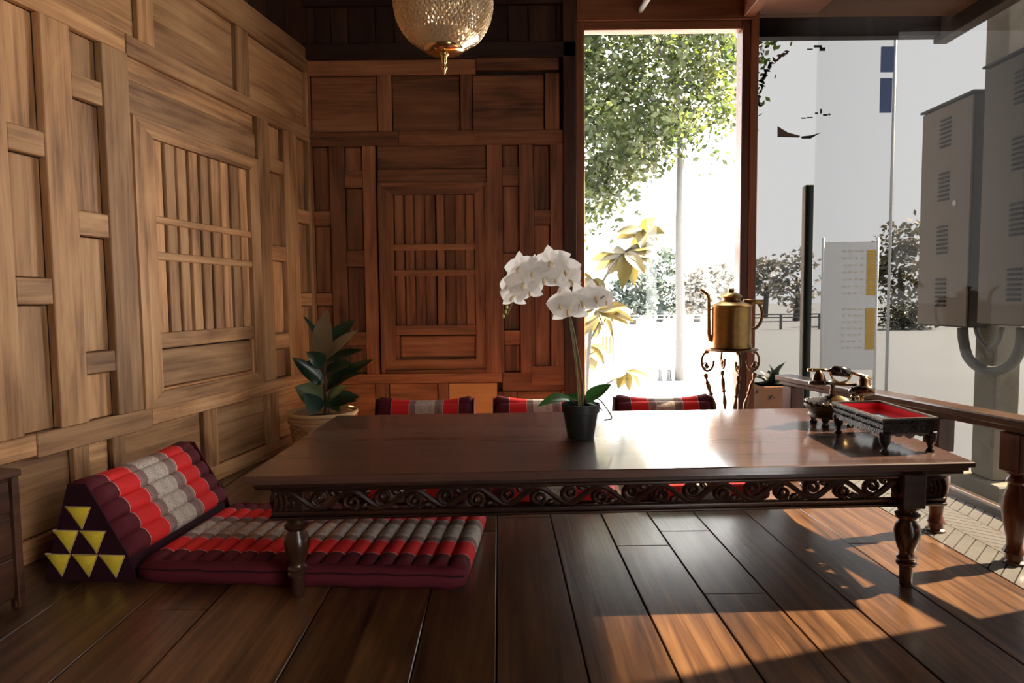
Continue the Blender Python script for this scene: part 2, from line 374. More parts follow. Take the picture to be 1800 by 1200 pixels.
# ---- back wall layout
mB=lambda i,*p: mean(WB,p,i)
H=lambda y,x=760: WB(x,y)[1]
U=lambda x,y=400: WB(x,y)[0]
zT0,zT1=H(133),H(107); zr0,zr1=H(257),H(232); zlow1,zlow0=H(655),H(672)
bL,bR=.01,U(992)
piece('rail',wall_back,bL,U(840),zT0,zT1,.028,RED_H); piece('rail',wall_back,U(840)+.002,U(983),H(126),H(101,900),.029,RED_H)
piece('rail',wall_back,bL,U(705),zr0,zr1,.029,RED_H); piece('rail',wall_back,U(705)+.002,bR,zr0,zr1,.027,RED_H)
piece('beam',wall_back,-.0,U(1012),H(107)+.002,H(80),.05,DARK)
piece('beam',wall_back,0,U(1012),H(12),ZC-.002,.04,DARK)
k=0.0
for x in (553,582,612,660,693,735,780,836,892,928,977,1012):
    u=U(x,45); 
    if u-k>.02: piece('board',wall_back,k+.002,u-.002,H(80)+.002,H(12)-.002,.012+random.uniform(0,.004),DARKV)
    k=u
for a,b in ((bL,U(553)),(U(670),U(694)),(U(813),U(833)),(U(959),U(984))): piece('stile',wall_back,a,b,zr1,zT0,.026,RED_V)
for a,b in ((U(553),U(670)),(U(694),U(813)),(U(833),U(959))): piece('panel',wall_back,a,b,zr1,zT0,.007,RED_H)
B=lambda x,ys: [((x,a),(x,b)) for a,b in ys]
bc=[col(WB,[(554,400)],[(584,400)],B(568,[(372,398),(515,537),(610,640)])),
    col(WB,[(609,400)],[(641,400)],B(625,[(302,331),(441,469),(583,606)])),
    col(WB,[(884,400)],[(913,400)],B(898,[(295,327),(446,467),(580,605)])),
    col(WB,[(938,400)],[(967,400)],B(952,[(370,395)]))]
wb=(U(665,480),U(858,480))
fill_wall(wall_back,WB,bc,[wb],bL,bR,zr0,H(655),RED_V,RED_H)
op=(U(693),U(835),H(571),H(343))
bars=[(H(429),H(440)),(H(474),H(485))]
low=(U(700),U(833),H(628),H(590))
shutter('window_2',wall_back,WB,(U(673),U(852),H(648),H(328)),op,bars,low,8,RED_V,RED_H,
  [(U(667),U(856),H(322),H(298),.024),(U(667),U(856),H(297),zr0,.012)],two=True,lab='barred window with moulded frame in the back wall')
piece('rail',wall_back,bL,U(880),zlow0,zlow1,.031,RED_H)
piece('rail',wall_back,U(880)+.002,bR,H(688),zlow1,.022,RED_H); 
piece('panel',wall_back,U(932),U(997),H(677),H(644),.036,RED_H)
# lower row of the back wall
zf=.12
for a,b in ((bL,U(560)),(U(655),U(678)),(U(766),U(784)),(U(872),U(905)),(U(985),bR)): piece('stile',wall_back,a,b,zf,zlow0 if b<U(880) else H(688)-.002,.026,RED_V)
piece('panel',wall_back,U(560),U(655),zf,zlow0,.007,RED_H); piece('panel',wall_back,U(678),U(766),zf,zlow0,.007,RED_H)
piece('panel',wall_back,U(784),U(872),zf,zlow0,.018,TAN)
piece('panel',wall_back,U(905),U(985),zf,H(688)-.002,.007,RED_H)
piece('rail',wall_back,bL,bR,0,zf,.03,RED_H)
# dark corner post, window frames (wood), glazing
gx0=at_y(1027,400,YB).x; gx1=at_y(1297,400,YB).x; gx2=at_y(1325,400,YB).x; gzt=at_y(1150,56,YB).z
structure(MB().box((U(990)+CX,YB-.05,0),(gx0-.051,YB+.11,ZC-.04),.004).build('trim_1',DARKV))
def glazed(name,x0,x1,z0,z1,fw,y,glass,label,sash=True):
    w=bpy.data.objects.new(name,None); COL.objects.link(w); w.location=((x0+x1)/2,y,0); w['kind']='structure'; w['label']=label
    cx=(x0+x1)/2
    if sash:
        MB().box((x0-cx-fw,-.035,z0),(x0-cx,.04,z1+fw),.003).build('frame_member',FRAMEW,w)
        MB().box((x0-cx,-.035,z1),(x1-cx,.04,z1+fw),.003).build('frame_member',FRAMEH,w)
        MB().box((x0-cx,-.035,z0),(x1-cx,.04,z0+.03),.003).build('frame_member',FRAMEH,w)
    MB().box((x0-cx,-.003,z0+.02),(x1-cx,.003,z1+.01)).build('pane',glass,w)
    return w
FRAMEH=wood('red_frame_level',(.16,.05,.022),(.27,.095,.04),(.36,.14,.06),'x',rough=.4,rnd=.1)
gx0=at_y(1027,400,YB).x; gx1=at_y(1297,400,YB).x; gx2=at_y(1325,400,YB).x; gzt=at_y(1150,56,YB).z
glazed('window_3',gx0,gx1,0,gzt,.05,YB,CLEAR,'tall clear glass window in a reddish wooden frame')
structure(MB().box((gx0-.05,YB-.05,gzt+.052),(gx2,YB+.09,ZC-.0),.004).build('trim_2',FRAMEH))
structure(MB().box((gx1+.001,YB-.045,0),(gx1+.05,YB+.07,gzt+.052),.004).build('trim_3',wood('dark_red_mullion',(.05,.015,.008),(.1,.03,.015),(.15,.05,.025),'z',rough=.3,rnd=0)))
structure(MB().box((gx1+.052,YB-.05,0),(gx2+.0,YB+.06,gzt+.052),.004).build('trim_4',FRAMEW))
glazed('window_4',gx2+.001,RX-.002,0,ZC-.1,.03,YB,TINT,'grey tinted glass pane right of the wooden mullion',sash=False)
w5=bpy.data.objects.new('window_5',None); COL.objects.link(w5); w5.location=(RX,3.0,0); w5['kind']='structure'; w5['label']='grey tinted glass side wall of the room'
MB().box((-.003,1.92-3.0,.03),(.003,YB-3.0-.004,ZC-.1)).build('pane',TINT,w5)
MB().box((-.03,1.92-3.0,-.03),(.03,YB-3.0,.028),.003).build('floor_track',wood('track_wood',(.05,.03,.02),(.09,.055,.035),(.14,.09,.06),'y',rough=.4),w5)
# right wall in front of the glazing, wall behind the camera
structure(MB().box((RX-.02,-.24,-.02),(RX+.12,1.92,ZC)).build('wall_right',DARKV))
w6=bpy.data.objects.new('added_light_window',None); COL.objects.link(w6); w6.location=(RX,0,0); w6['kind']='structure'; w6['label']='unseen clear opening beside the camera, added to light the room'  # opening added out of view so daylight reaches the left wall
MB().box((-.003,-1.58,.05),(.003,-.25,ZC-.1)).build('pane',CLEAR,w6)
MB().box((-.03,-1.6,-.03),(.03,-.24,.05),.003).build('floor_track',DARK,w6)
structure(MB().box((RX+.13,-1.6,ZC-.1),(RX+3.4,1.9,ZC-.04)).build('added_sun_awning',DARK))   # unseen awning, added to keep direct sun out of the side opening
structure(MB().box((-3.3,-1.72,-.02),(RX+.12,-1.6,ZC)).build('wall_front',DARKV))
# ceiling and eave soffit
ceil=structure(MB().box((-3.4,-1.72,ZC),(RX+.12,YB+.12,ZC+.08)).build('ceiling',DARK))
XE=2.93; YE=4.50; ZE=2.55
def pslab(name,m,x0,x1,y0,y1,z0,z1,parent=None): return MB().box((x0,y0,z0),(x1,y1,z1),.002).build(name,m,parent)
for i in range(5):
    a=-1.6+i*1.18; pslab('ceiling_panel',PLY,gx1+.07,XE-.06,a,min(a+1.176,YE-.02),ZE+.1,ZE+.115,ceil)
for i,(a,b) in enumerate(((-.9,-.3),(.3,.9))): pass
k=-1.8
while k<gx1:
    pslab('ceiling_board',DARKV,k,min(k+.196,gx1+.02),-1.6,YB-.01,ZC-.012,ZC-.001,ceil); k+=.2
# beams
structure(MB().box((gx1+.0,-1.6,ZE+.06),(gx1+.07,YB-.06,ZC-.0),.004).build('trim_5',FRAMEW)).data.materials[0]=wood('ceiling_beam_wood',(.1,.035,.016),(.18,.065,.03),(.25,.1,.045),'y',rnd=0)
structure(MB().box((XE-.09,-1.6,ZE),(XE,YE,ZE+.2),.004).build('trim_6',wood('eave_beam_wood',(.05,.03,.02),(.11,.065,.045),(.17,.1,.07),'y',rnd=0)))
structure(MB().box((gx1+.08,YE-.08,ZE+.03),(XE-.09,YE,ZE+.2),.004).build('trim_7',DARK))
structure(MB().box((-.5,YB+.121,2.95),(2.6,YB+.36,3.0),.003).build('added_sun_eave',DARK))   # unseen eave slab, added above the back window to block stray sun
rod=empty('ceiling_rod',(0.83,3.6,ZC-.07),0,'short pale grey rod hanging under the ceiling above the window','rod')
p0=at_z(1120,27,2.66); p1=at_z(1150,-20,2.66); rod.location=p0
MB().tube([(0,0,0),p1-p0],.018,8).build('rod_tube',pm('grey_paint',(.35,.33,.31),.5),rod,True)
MB().tube([(0,.02,0),(0,.02,ZC-.012-p0.z)],.01,8).build('bracket',pm('grey_paint_dark',(.1,.09,.09),.5),rod,True)
# ------------------------------------------------------------------ OUTSIDE
ZG=-.5
GR=pm('bright_concrete',(.088,.099,.122),.8,var=.12,bscale=.8,bump=.2)
structure(MB().box((-60,-6,ZG-.2),(80,120,ZG)).build('ground',GR))
structure(MB().box((-3.3,-1.6,ZG),(RX+.03,YB+.12,-.16)).build('trim_8',pm('plinth_plaster',(.5,.48,.45),.8)))
#@@OBJECTS
# ------------------------------------------------------------------ TABLE
TT=.385; TH=.03
q=[at_z(425,838,TT),at_z(1715,812,TT),at_z(1475,716,TT),at_z(592,730,TT)]   # FL FR BR BL
FL,FR,BR,BL=[Vector((v.x,v.y,0)) for v in q]
tc=(FL+FR+BR+BL)/4
def TP(u,v):   # u along the front 0..1, v depth 0..1
    return FL.lerp(FR,u).lerp(BL.lerp(BR,u),v)
table=empty('low_table',(tc.x,tc.y,0),0,'long low dark wooden table with carved openwork apron and turned legs','table')
def tl(p): return Vector(p)-Vector((tc.x,tc.y,0))
TL,TW=(FR-FL).length,(BL-FL).length
def quadslab(u0,u1,v0,v1,z0,z1):
    c=[TP(u0,v0),TP(u1,v0),TP(u1,v1),TP(u0,v1)]; return [tl(p)+Vector((0,0,z0)) for p in c],[tl(p)+Vector((0,0,z1)) for p in c]
def slab(name,u0,u1,v0,v1,prof,m):
    # prof list of (inset,z)
    vs=[];fs=[]
    for ins,z in prof:
        iu,iv=ins/TL,ins/TW; a,_=quadslab(u0+iu,u1-iu,v0+iv,v1-iv,z,z); vs+=a
    n=len(prof)
    for i in range(n-1):
        for k in range(4): fs.append((i*4+k,i*4+(k+1)%4,(i+1)*4+(k+1)%4,(i+1)*4+k))
    fs.append((3,2,1,0)); m4=(n-1)*4; fs.append((m4,m4+1,m4+2,m4+3))
    return fixn(mesh(name,vs,fs,m,table))
slab('tabletop',0,1,0,1,[(.02,TT-.032),(.012,TT-.028),(.012,TT-.02),(.0,TT-.016),(0,TT-.003),(.003,TT)],TABLEW)
slab('moulding',0,1,0,1,[(.03,TT-.048),(.022,TT-.04),(.022,TT-.0325)],CARVEW)
AZ1,AZ0=TT-.049,TT-.127
def carve(name,a,b,inset_out):
    # openwork vine between two rails along a->b
    a=tl(a);b=tl(b); L=(b-a).length; d=(b-a)/L; nrm=Vector((d.y,-d.x,0)); mb=MB()
    M=Matrix(((d.x,nrm.x,0,a.x),(d.y,nrm.y,0,a.y),(0,0,1,0),(0,0,0,1)))
    loc=MB()
    loc.box((0,-.010,AZ0-.004),(L,.012,AZ0+.012),.003); loc.box((0,-.010,AZ1-.008),(L,.010,AZ1+.002),.002)
    loc.box((0,-.014,AZ0-.012),(L,.016,AZ0-.004),.002)
    zc=(AZ0+AZ1)/2+.003; A=.024; n=max(2,round(L/.19)); wl=L/n
    pts=[Vector((x:=L*i/(n*16),0,zc+A*math.sin(2*math.pi*x/wl))) for i in range(n*16+1)]
    loc.tube(pts,.0085,6,1.3,up=(0,1,0))
    for i in range(2*n):
        s=1 if i%2==0 else -1; xc=(i+.5)*wl/2; zz=zc-s*.006
        # spiral growing off the stem
        sp=[]
        for k in range(15):
            t=k/14; ang=math.pi*(.0+2.6*t)*s+ (math.pi/2 if s>0 else -math.pi/2); r=.026*(1-t*.8)
            sp.append(Vector((xc+.004+r*math.cos(ang)*1.1,0,zz+r*math.sin(ang)*.95)))
        loc.tube(sp,[.0078*(1-.35*k/14) for k in range(15)],6,1.4,up=(0,1,0))
        c=sp[-1]; loc.lathe([(.002,-.011),(.008,-.007),(.009,0),(.008,.007),(.002,.011)],8,c,(0,1,0))
        # leaves towards the rails
        for (dx,dz,l,w) in ((-.036,s*.024,.030,.008),(.036,-s*.020,.030,.009),(.012,-s*.030,.022,.006),(-.02,s*.03,.02,.006)):
            P=Vector((xc+dx,0,zc+dz)); an=random.uniform(-.5,.5)+ (0.5*s if dx>0 else -0.5*s)
            e=Vector((math.cos(an),0,math.sin(an)))
            loc.tube([P-e*l*.5,P-e*l*.2,P+e*l*.15,P+e*l*.5],[.001,w*.9,w,.001],6,1.0,up=(0,1,0))
    # solid carved ends
    for x0 in (0,L-.05):
        loc.box((x0,-.007,AZ0),(x0+.05,.006,AZ1),.003)
        for k in range(3): loc.tube([Vector((x0+.008+.016*k,.007,AZ0+.015)),Vector((x0+.016+.014*k,.012,zc)),Vector((x0+.008+.016*k,.007,AZ1-.012))],.005,6)
    loc.xf(M)
    o=loc.build(name,CARVEW,table); autosmooth(o,50); return o
iu,iv=.036/TL*2,.045/TW
carve('carved_apron',TP(iu*.9,iv),TP(1-iu*.9,iv),0)
carve('carved_apron',TP(1-iu*.9,1-iv),TP(iu*.9,1-iv),0)
carve('carved_apron',TP(iu,1-iv),TP(iu,iv),0)
carve('carved_apron',TP(1-iu,iv),TP(1-iu,1-iv),0)
legp=[(.016,0),(.0175,.004),(.0185,.05),(.021,.062),(.0275,.066),(.0285,.073),(.021,.078),(.027,.083),(.028,.09),(.022,.095),(.020,.105),(.026,.118),(.034,.145),(.037,.168),(.034,.187),(.024,.200),(.0235,.205),(.033,.212),(.035,.222),(.025,.229),(.028,.236),(.033,.243),(.031,.262),(.033,.275),(.033,AZ0-.004)]
lm=MB().lathe(legp,28)
lg=lm.build('leg',LEGW,table); autosmooth(lg,45)
LP=[at_z(525,1048,0),at_z(1597,1032,0)]
fdir=(FR-FL).normalized()
legs=[Vector((LP[0].x,LP[0].y,0)),Vector((LP[1].x,LP[1].y+.015,0))]
bk=(BL-FL).normalized()*(TW-.15); legs+=[legs[0]+bk,legs[1]+(BR-FR).normalized()*(TW-.15)]
lg.location=tl(legs[0])
for p in legs[1:]: again(lg,tl(p))
# square blocks above legs
for p in legs:
    MB().box((-.034,-.034,AZ0-.013),(.034,.034,TT-.034),.003).build('leg_block',CARVEW,table,loc=tl(p))

# ------------------------------------------------------------------ TRIANGLE CUSHIONS
def fabric(name,w,maroon=(.115,.014,.022),red=(.78,.03,.03),axis=1,e=(.16,.345,.405,.605,.68,.85)):
    m,nt,b=nm(name); N=nt.nodes; L=nt.links
    tc=N.new('ShaderNodeTexCoord'); sx=N.new('ShaderNodeSeparateXYZ'); L.new(tc.outputs['Object'],sx.inputs[0])
    mr=N.new('ShaderNodeMapRange'); mr.inputs[1].default_value=0; mr.inputs[2].default_value=w; L.new(sx.outputs[axis],mr.inputs[0])
    cr=N.new('ShaderNodeValToRGB'); cr.color_ramp.interpolation='CONSTANT'; el=cr.color_ramp.elements
    cream=(.66,.55,.46); grey=(.30,.25,.23)
    stops=[(0,maroon),(e[0]-.004,cream),(e[0],red),(e[1]-.012,cream),(e[1]-.006,red),(e[1],grey),(e[1]+.018,(.33,.2,.17)),(e[2],cream),(e[3],(.33,.2,.17)),(e[4]-.018,grey),(e[4],red),(e[4]+.006,cream),(e[4]+.012,red),(e[5],cream),(e[5]+.004,maroon)]
    el[0].position=0; el[0].color=(*maroon,1); el[1].position=1; el[1].color=(*maroon,1)
    for p,c in stops[1:]:
        x=el.new(p); x.color=(*c,1)
    L.new(mr.outputs[0],cr.inputs[0])
    # woven figure in the middle band
    mp=N.new('ShaderNodeMapping'); mp.inputs['Rotation'].default_value=(R(45),0,R(45)) ; mp.inputs['Scale'].default_value=(120,120,120)
    L.new(tc.outputs['Object'],mp.inputs[0])
    ck=N.new('ShaderNodeTexChecker'); ck.inputs['Scale'].default_value=1.0; ck.inputs[1].default_value=(1,1,1,1); ck.inputs[2].default_value=(0,0,0,1); L.new(mp.outputs[0],ck.inputs['Vector'])
    wv=N.new('ShaderNodeTexWave'); wv.inputs['Scale'].default_value=38; wv.inputs['Distortion'].default_value=3; wv.bands_direction='Y' if axis==1 else 'X'; L.new(tc.outputs['Object'],wv.inputs['Vector'])
    add=N.new('ShaderNodeMath'); add.operation='MULTIPLY'; L.new(ck.outputs['Fac'],add.inputs[0]); L.new(wv.outputs['Fac'],add.inputs[1])
    g1=N.new('ShaderNodeMath'); g1.operation='GREATER_THAN'; g1.inputs[1].default_value=e[1]+.012; g2=N.new('ShaderNodeMath'); g2.operation='LESS_THAN'; g2.inputs[1].default_value=e[4]-.012
    L.new(mr.outputs[0],g1.inputs[0]); L.new(mr.outputs[0],g2.inputs[0])
    mm=N.new('ShaderNodeMath'); mm.operation='MULTIPLY'; L.new(g1.outputs[0],mm.inputs[0]); L.new(g2.outputs[0],mm.inputs[1])
    m2=N.new('ShaderNodeMath'); m2.operation='MULTIPLY'; L.new(mm.outputs[0],m2.inputs[0]); L.new(add.outputs[0],m2.inputs[1])
    m3=N.new('ShaderNodeMath'); m3.operation='MULTIPLY'; m3.inputs[1].default_value=.6; L.new(m2.outputs[0],m3.inputs[0])
    mx=N.new('ShaderNodeMix'); mx.data_type='RGBA'; L.new(m3.outputs[0],mx.inputs[0]); L.new(cr.outputs[0],mx.inputs[6]); mx.inputs[7].default_value=(.10,.075,.07,1)
    L.new(mx.outputs[2],b.inputs['Base Color']); b.inputs['Roughness'].default_value=.75; b.inputs['Specular IOR Level'].default_value=.2; b.inputs['Sheen Weight'].default_value=.0
    no=N.new('ShaderNodeTexNoise'); no.inputs['Scale'].default_value=500; L.new(tc.outputs['Object'],no.inputs['Vector'])
    bp=N.new('ShaderNodeBump'); bp.inputs['Strength'].default_value=.25; bp.inputs['Distance'].default_value=.002; L.new(no.outputs[0],bp.inputs['Height']); L.new(bp.outputs[0],b.inputs['Normal'])
    return m
MAROON=pm('maroon_cotton',(.115,.014,.022),.75,spec=.2,bump=.2,bscale=400)
YELLOW=pm('yellow_cotton',(.85,.62,.05),.8,spec=.2,bump=.3,bscale=80,var=.15)
CREAM=pm('cream_piping',(.7,.5,.3),.7); BLACKC=pm('dark_plum_cotton',(.03,.006,.012),.8,spec=.2)
def softroll(rx,rz,y0,y1,n=16,m=22,sag=.0):
    """closed padded tube along y with rounded ends, elliptical section"""
    vs=[];fs=[]
    for i in range(m+1):
        t=i/m; y=y0+(y1-y0)*t; d=min(t,1-t)*(y1-y0); e=.03
        k=1.0 if d>e else max(.35,math.sqrt(max(0,1-(1-d/e)**2))*.75+.25)
        for j in range(n):
            a=2*math.pi*j/n; ca,sa=math.cos(a),math.sin(a)
            sx=math.copysign(abs(ca)**.75,ca); sz=math.copysign(abs(sa)**.85,sa)
            vs.append((rx*sx*(k*.3+.7),y,rz*sz*k+sag*(abs(2*t-1)**2.5-.6)))
    for i in range(m):
        for j in range(n):
            j2=(j+1)%n; fs.append((i*n+j,(i+1)*n+j,(i+1)*n+j2,i*n+j2))
    fs.append(tuple(range(n))); fs.append(tuple(range((m+1)*n-1,m*n-1,-1)))
    return MB().add(vs,fs)
def triangle_cushion(loc,rz,w,ml,nr,base,ridge,label,group=None,lean=0.0,cat='cushion'):
    """x: backrest (negative) to mat end; y: 0..w across; ridge=(x,z)"""
    root=empty('triangle_cushion',loc,rz,label,cat,group)
    fm=fabric('striped_thai_cotton_%d'%int(w*100),w)
    # mat: padded tubes side by side
    pitch=ml/nr; hz=.036; z=hz+.002
    first=None
    for i in range(nr):
        x=(i+.5)*pitch
        if first is None:
            mb=softroll(pitch*.60,hz,.0,w,12,24); first=mb.build('mat_roll',fm,root,True,loc=(x,0,z)); fixn(first); c=first
        else: c=again(first,(x,0,z+random.uniform(-.002,.002)),rot=(0,0,random.uniform(-.006,.006)))
    # side bolsters of the mat
    for y in (0.008,w-.008):
        n=26; pts=[Vector((ml*k/n,y+(.004*math.sin(k*1.7)),.034)) for k in range(n+1)]
        mb=MB().tube(pts,[.030*(.6 if k in(0,n) else 1) for k in range(n+1)],12,1.15,up=(0,0,1)); mb.build('side_band',MAROON,root,True)
        mb=MB().tube([Vector((p.x,p.y-(.026 if y<.1 else -.026),.050)) for p in pts],.0028,5); mb.build('seam',BLACKC,root,True)
    # backrest: prism core
    rx,rzh=ridge; b0=-base; A=(b0+.02,.006); Bp=(-.02,.006); C=(rx,rzh-.03)
    core=MB().prism([A,Bp,(-.035,.07),C,(rx-.02,rzh-.035)],lambda a,b,t:(a+lean*t*(b/rzh),t,b),.012,w-.012).build('back_core',BLACKC,root); fixn(core)
    # front slope rolls
    P0=Vector((-.045,0,.075)); P1=Vector((rx+.01,0,rzh-.045)); n=4; L=(P1-P0).length; d=(P1-P0)/L
    ang=math.atan2(d.z,d.x); rr=L/n*.60
    f2=None
    for k in range(n):
        p=P0+d*(L*(k+.5)/n); 
        if f2 is None:
            f2=softroll(rr,.042,.0,w,16,26).build('back_roll',fm,root,True,loc=p,rot=(0,-ang,0)); fixn(f2)
        else: again(f2,p)
    top=softroll(.040,.036,.0,w,14,26,.012 if ml>.9 else .03).build('ridge_roll',fm,root,True,loc=(rx-.002,0,rzh-.04)); fixn(top)
    # rear slope, plain
    P2=Vector((b0+.03,0,.04)); d2=(P1-P2); 
    m=MB().prism([(b0,.004),(b0+.05,.004),(rx,rzh-.04),(rx-.03,rzh-.03)],lambda a,b,t:(a,t,b),.006,w-.006); fixn(m.build('rear_slope',MAROON,root))
    # triangular tube ends: inverted yellow triangles edged with cream piping on both ends
    for end,y in ((0,-.004),(1,w+.004)):
        s=-1 if end==0 else 1
        q_=base/.31; H=.076; 
        for r,(zt,row) in enumerate(((.242,(-.19,)),(.165,(-.235,-.145)),(.088,(-.265,-.175,-.085)))):
            for xc in row:
                xc=xc*q_; zt=zt; bw=.0915*q_
                hw=bw*.47; tip=(xc+.010,zt-H*.95)
                tri=[(xc-hw,zt),(xc+hw,zt),tip]
                # bulging yellow pad
                cx=(tri[0][0]+tri[1][0]+tri[2][0])/3; cz=(tri[0][1]+tri[1][1]+tri[2][1])/3
                vs=[(a,y,b) for a,b in tri]+[(cx+(a-cx)*.55,y+s*.012,cz+(b-cz)*.55) for a,b in tri]+[(cx,y+s*.015,cz)]
                fs=[(0,1,4,3),(1,2,5,4),(2,0,3,5),(3,4,6),(4,5,6),(5,3,6)]
                o=fixn(mesh('yellow_end',vs,fs,YELLOW,root,True))
                mb=MB()
                for a,b in ((0,1),(1,2),(2,0)): mb.tube([(tri[a][0],y,tri[a][1]),(tri[b][0],y,tri[b][1])],.0028,5)
                mb.build('piping',CREAM,o)
        fmr=MB().prism([(b0-.005,.002),(-.005,.002),(-.03,.085),(rx+.03,rzh-.01),(rx-.03,rzh-.01)],lambda a,b,t:(a,t,b),y-s*.002,y+s*.002).build('end_panel',BLACKC if end==0 else MAROON,root); fixn(fmr)
    return root
a=at_z(240,1028,0); b=at_z(820,1042,0); rz=math.atan2(b.y-a.y,b.x-a.x)
mat_len=(b-a).length-.005
big=triangle_cushion((a.x,a.y+.02,0),rz,.60,mat_len,18,.31,(-.19,.325),'red and maroon triangle cushion with yellow tufted ends and long unfolded mat','seating')
big['category']='cushion'
yb=3.42
cxs=[(-.746,-.218),(-.102,.42),(.564,1.117)]
labs=['striped triangle cushion nearest the potted rubber plant behind the table','striped triangle cushion behind the orchid pot, middle of three behind the table','striped triangle cushion under the glass window beside the kettle stand']
back=None
for (x0,x1),lb in zip(cxs,labs):
    if back is None:
        back=triangle_cushion((x0,yb-.0,0),-math.pi/2,.528,.66,11,.31,(-.17,.345),lb,'three striped triangle cushions behind the table')
        c=back
    else:
        c=copy_tree(back); c['label']=lb
    c.location=(x0,yb,0)
    c.name='triangle_cushion'
big['group']='triangle cushions around the low table'
for o in bpy.data.objects:
    if o.name.startswith('triangle_cushion') and o.parent is None: o['group']='triangle cushions around the low table'
# ------------------------------------------------------------------ CHEST at the left
chp=at_z(46,1063,0)
ch=empty('drawer_chest',(chp.x,chp.y,0),-AL+0.0,'dark wooden drawer chest standing beside the yellow-ended cushion','chest')
CH=.405; cdp=.23; cln=.85
MB().box((-cdp,-cln,.03),(-.014,-.0,CH-.02),.003).build('body',CHESTW,ch)
MB().box((-cdp-.01,-cln-.01,CH-.02),(.006,.008,CH),.004).build('top_board',CHESTW,ch)
for y in (-.022,-.44,-cln):
    MB().box((-.03,y,.0),(.003,y+.022,CH-.02),.003).build('corner_post',CHESTW,ch)
for r,(z0,z1) in enumerate(((.05,.15),(.165,.27),(.285,.375))):
    for y0,y1 in ((-.415,-.026),(-.845,-.445)):
        d=MB().box((-.02,y0,z0),(-.004,y1,z1),.003).build('drawer',CHESTW,ch)
        MB().lathe([(.004,0),(.004,.01),(.011,.014),(.012,.02),(.006,.026)],12,(-.004,(y0+y1)/2,(z0+z1)/2),(1,0,0)).build('knob',BRASS,d,True)
for y in (-.011,-cln+.011):
    MB().lathe([(.012,-.0),(.014,.01),(.009,.035)],10,(-.012,y,0)).build('foot',RAILW,ch,True)
# ------------------------------------------------------------------ leaf builder
def leaf(L,Wd,curl=.3,fold=.25,n=9,tip=.6,base=.35,stem=0.0):
    """leaf along +x, curling down in z, folded about the midrib"""
    vs=[];fs=[]
    for i in range(n+1):
        t=i/n; w=Wd*.5*(math.sin(math.pi*t**tip)**.8 if 0<t<1 else 0.03)
        a=curl*t; x=stem+L*(math.sin(a)/curl if curl else t); z=-L*((1-math.cos(a))/curl if curl else 0)
        vs+= [(x,-w,z+w*fold),(x,-w*.5,z+w*fold*.35),(x,0,z-.002),(x,w*.5,z+w*fold*.35),(x,w,z+w*fold)]
    for i in range(n):
        for k in range(4): fs.append((i*5+k,(i+1)*5+k,(i+1)*5+k+1,i*5+k+1))
    return MB().add(vs,fs)
def orient(d,up=(0,0,1)):
    d=Vector(d).normalized(); u=Vector(up); y=u.cross(d); 
    if y.length<1e-3: y=Vector((0,1,0)).cross(d)
    y.normalize(); z=d.cross(y); return Matrix((d,y,z)).transposed()
def put_leaf(name,root,m,p0,p1,Wd,up=(0,0,1),curl=.3,fold=.25,tip=.75):
    p0=Vector(p0);p1=Vector(p1); mb=leaf((p1-p0).length,Wd,curl,fold,9,tip)
    # chord correction so the tip lands on p1
    tipv=mb.v[-3]; a=math.atan2(-tipv.z,tipv.x); k=(p1-p0).length/tipv.length
    M=orient(p1-p0,up).to_4x4()@Matrix.Rotation(-a,4,'Y')@Matrix.Scale(k,4)
    mb.xf(M)
    return mb.build(name,m,root,True,loc=p0)
# ------------------------------------------------------------------ RUBBER PLANT
RY=3.66
rp_=Vector((at_y(567,700,RY).x,RY,0))
plant=empty('rubber_plant',rp_,0,'dark green rubber plant in a woven basket pot in the room corner','plant')
WICK=wood('woven_rattan',(.38,.18,.08),(.58,.34,.17),(.7,.46,.26),'x',rough=.7,rnd=0,scale=1.2,bump=.8)
pr=(at_y(625,720,RY).x-at_y(507,720,RY).x)/2; pz=at_y(567,722,RY).z
prof=[(pr*.74,0),(pr*.78,.02),(pr*.88,pz*.5),(pr*.95,pz-.055)]
basket=MB().lathe([(r,z) for r,z in prof]+[(pr*.95,pz-.02),(pr*.93,pz-.02),(pr*.85,.02)],40).build('basket_pot',WICK,plant); autosmooth(basket)
# weave: staggered raised strands
mb=MB(); nst=44; rowz=.019
for r in range(int((pz-.06)/rowz)):
    z=.012+r*rowz; rr=pr*(.77+.18*z/pz)
    for k in range(nst):
        if (k+r)%2: continue
        a0=2*math.pi*(k-.45)/nst; a1=2*math.pi*(k+.45)/nst
        mb.tube([(rr*math.cos(a0),rr*math.sin(a0),z),((rr+.006)*math.cos((a0+a1)/2),(rr+.006)*math.sin((a0+a1)/2),z),(rr*math.cos(a1),rr*math.sin(a1),z)],.0075,5)
mb.build('weave',WICK,plant,True)
for z,e in ((pz-.05,.008),(pz-.035,.008),(pz-.006,.012)):
    MB().tube([((pr*.97)*math.cos(2*math.pi*k/40),(pr*.97)*math.sin(2*math.pi*k/40),z) for k in range(41)],e,8).build('rim_band',WICK if z<pz-.01 else pm('rattan_rim',(.62,.42,.2),.5),plant,True)
SOIL=pm('dark_soil',(.02,.014,.01),.95,bump=.8,bscale=60)
MB().lathe([(.01,pz-.05),(pr*.9,pz-.045),(.01,pz-.03)],24).build('soil',SOIL,plant)
RUB=leafmat('rubber_leaf',(.012,.032,.014),(.03,.065,.028),.28); RUBL=leafmat('rubber_leaf_pale',(.10,.16,.05),(.2,.24,.09),.4,.2); RUBP=leafmat('rubber_leaf_pinkish',(.2,.14,.07),(.3,.23,.12),.4,.15)
def RP(px,py,dy=0): v=at_y(px,py,RY+dy)-rp_; return v
stem0=Vector((.01,0,pz-.04))
stp=[stem0,RP(573,690),RP(571,640),RP(569,600),RP(568,575)]
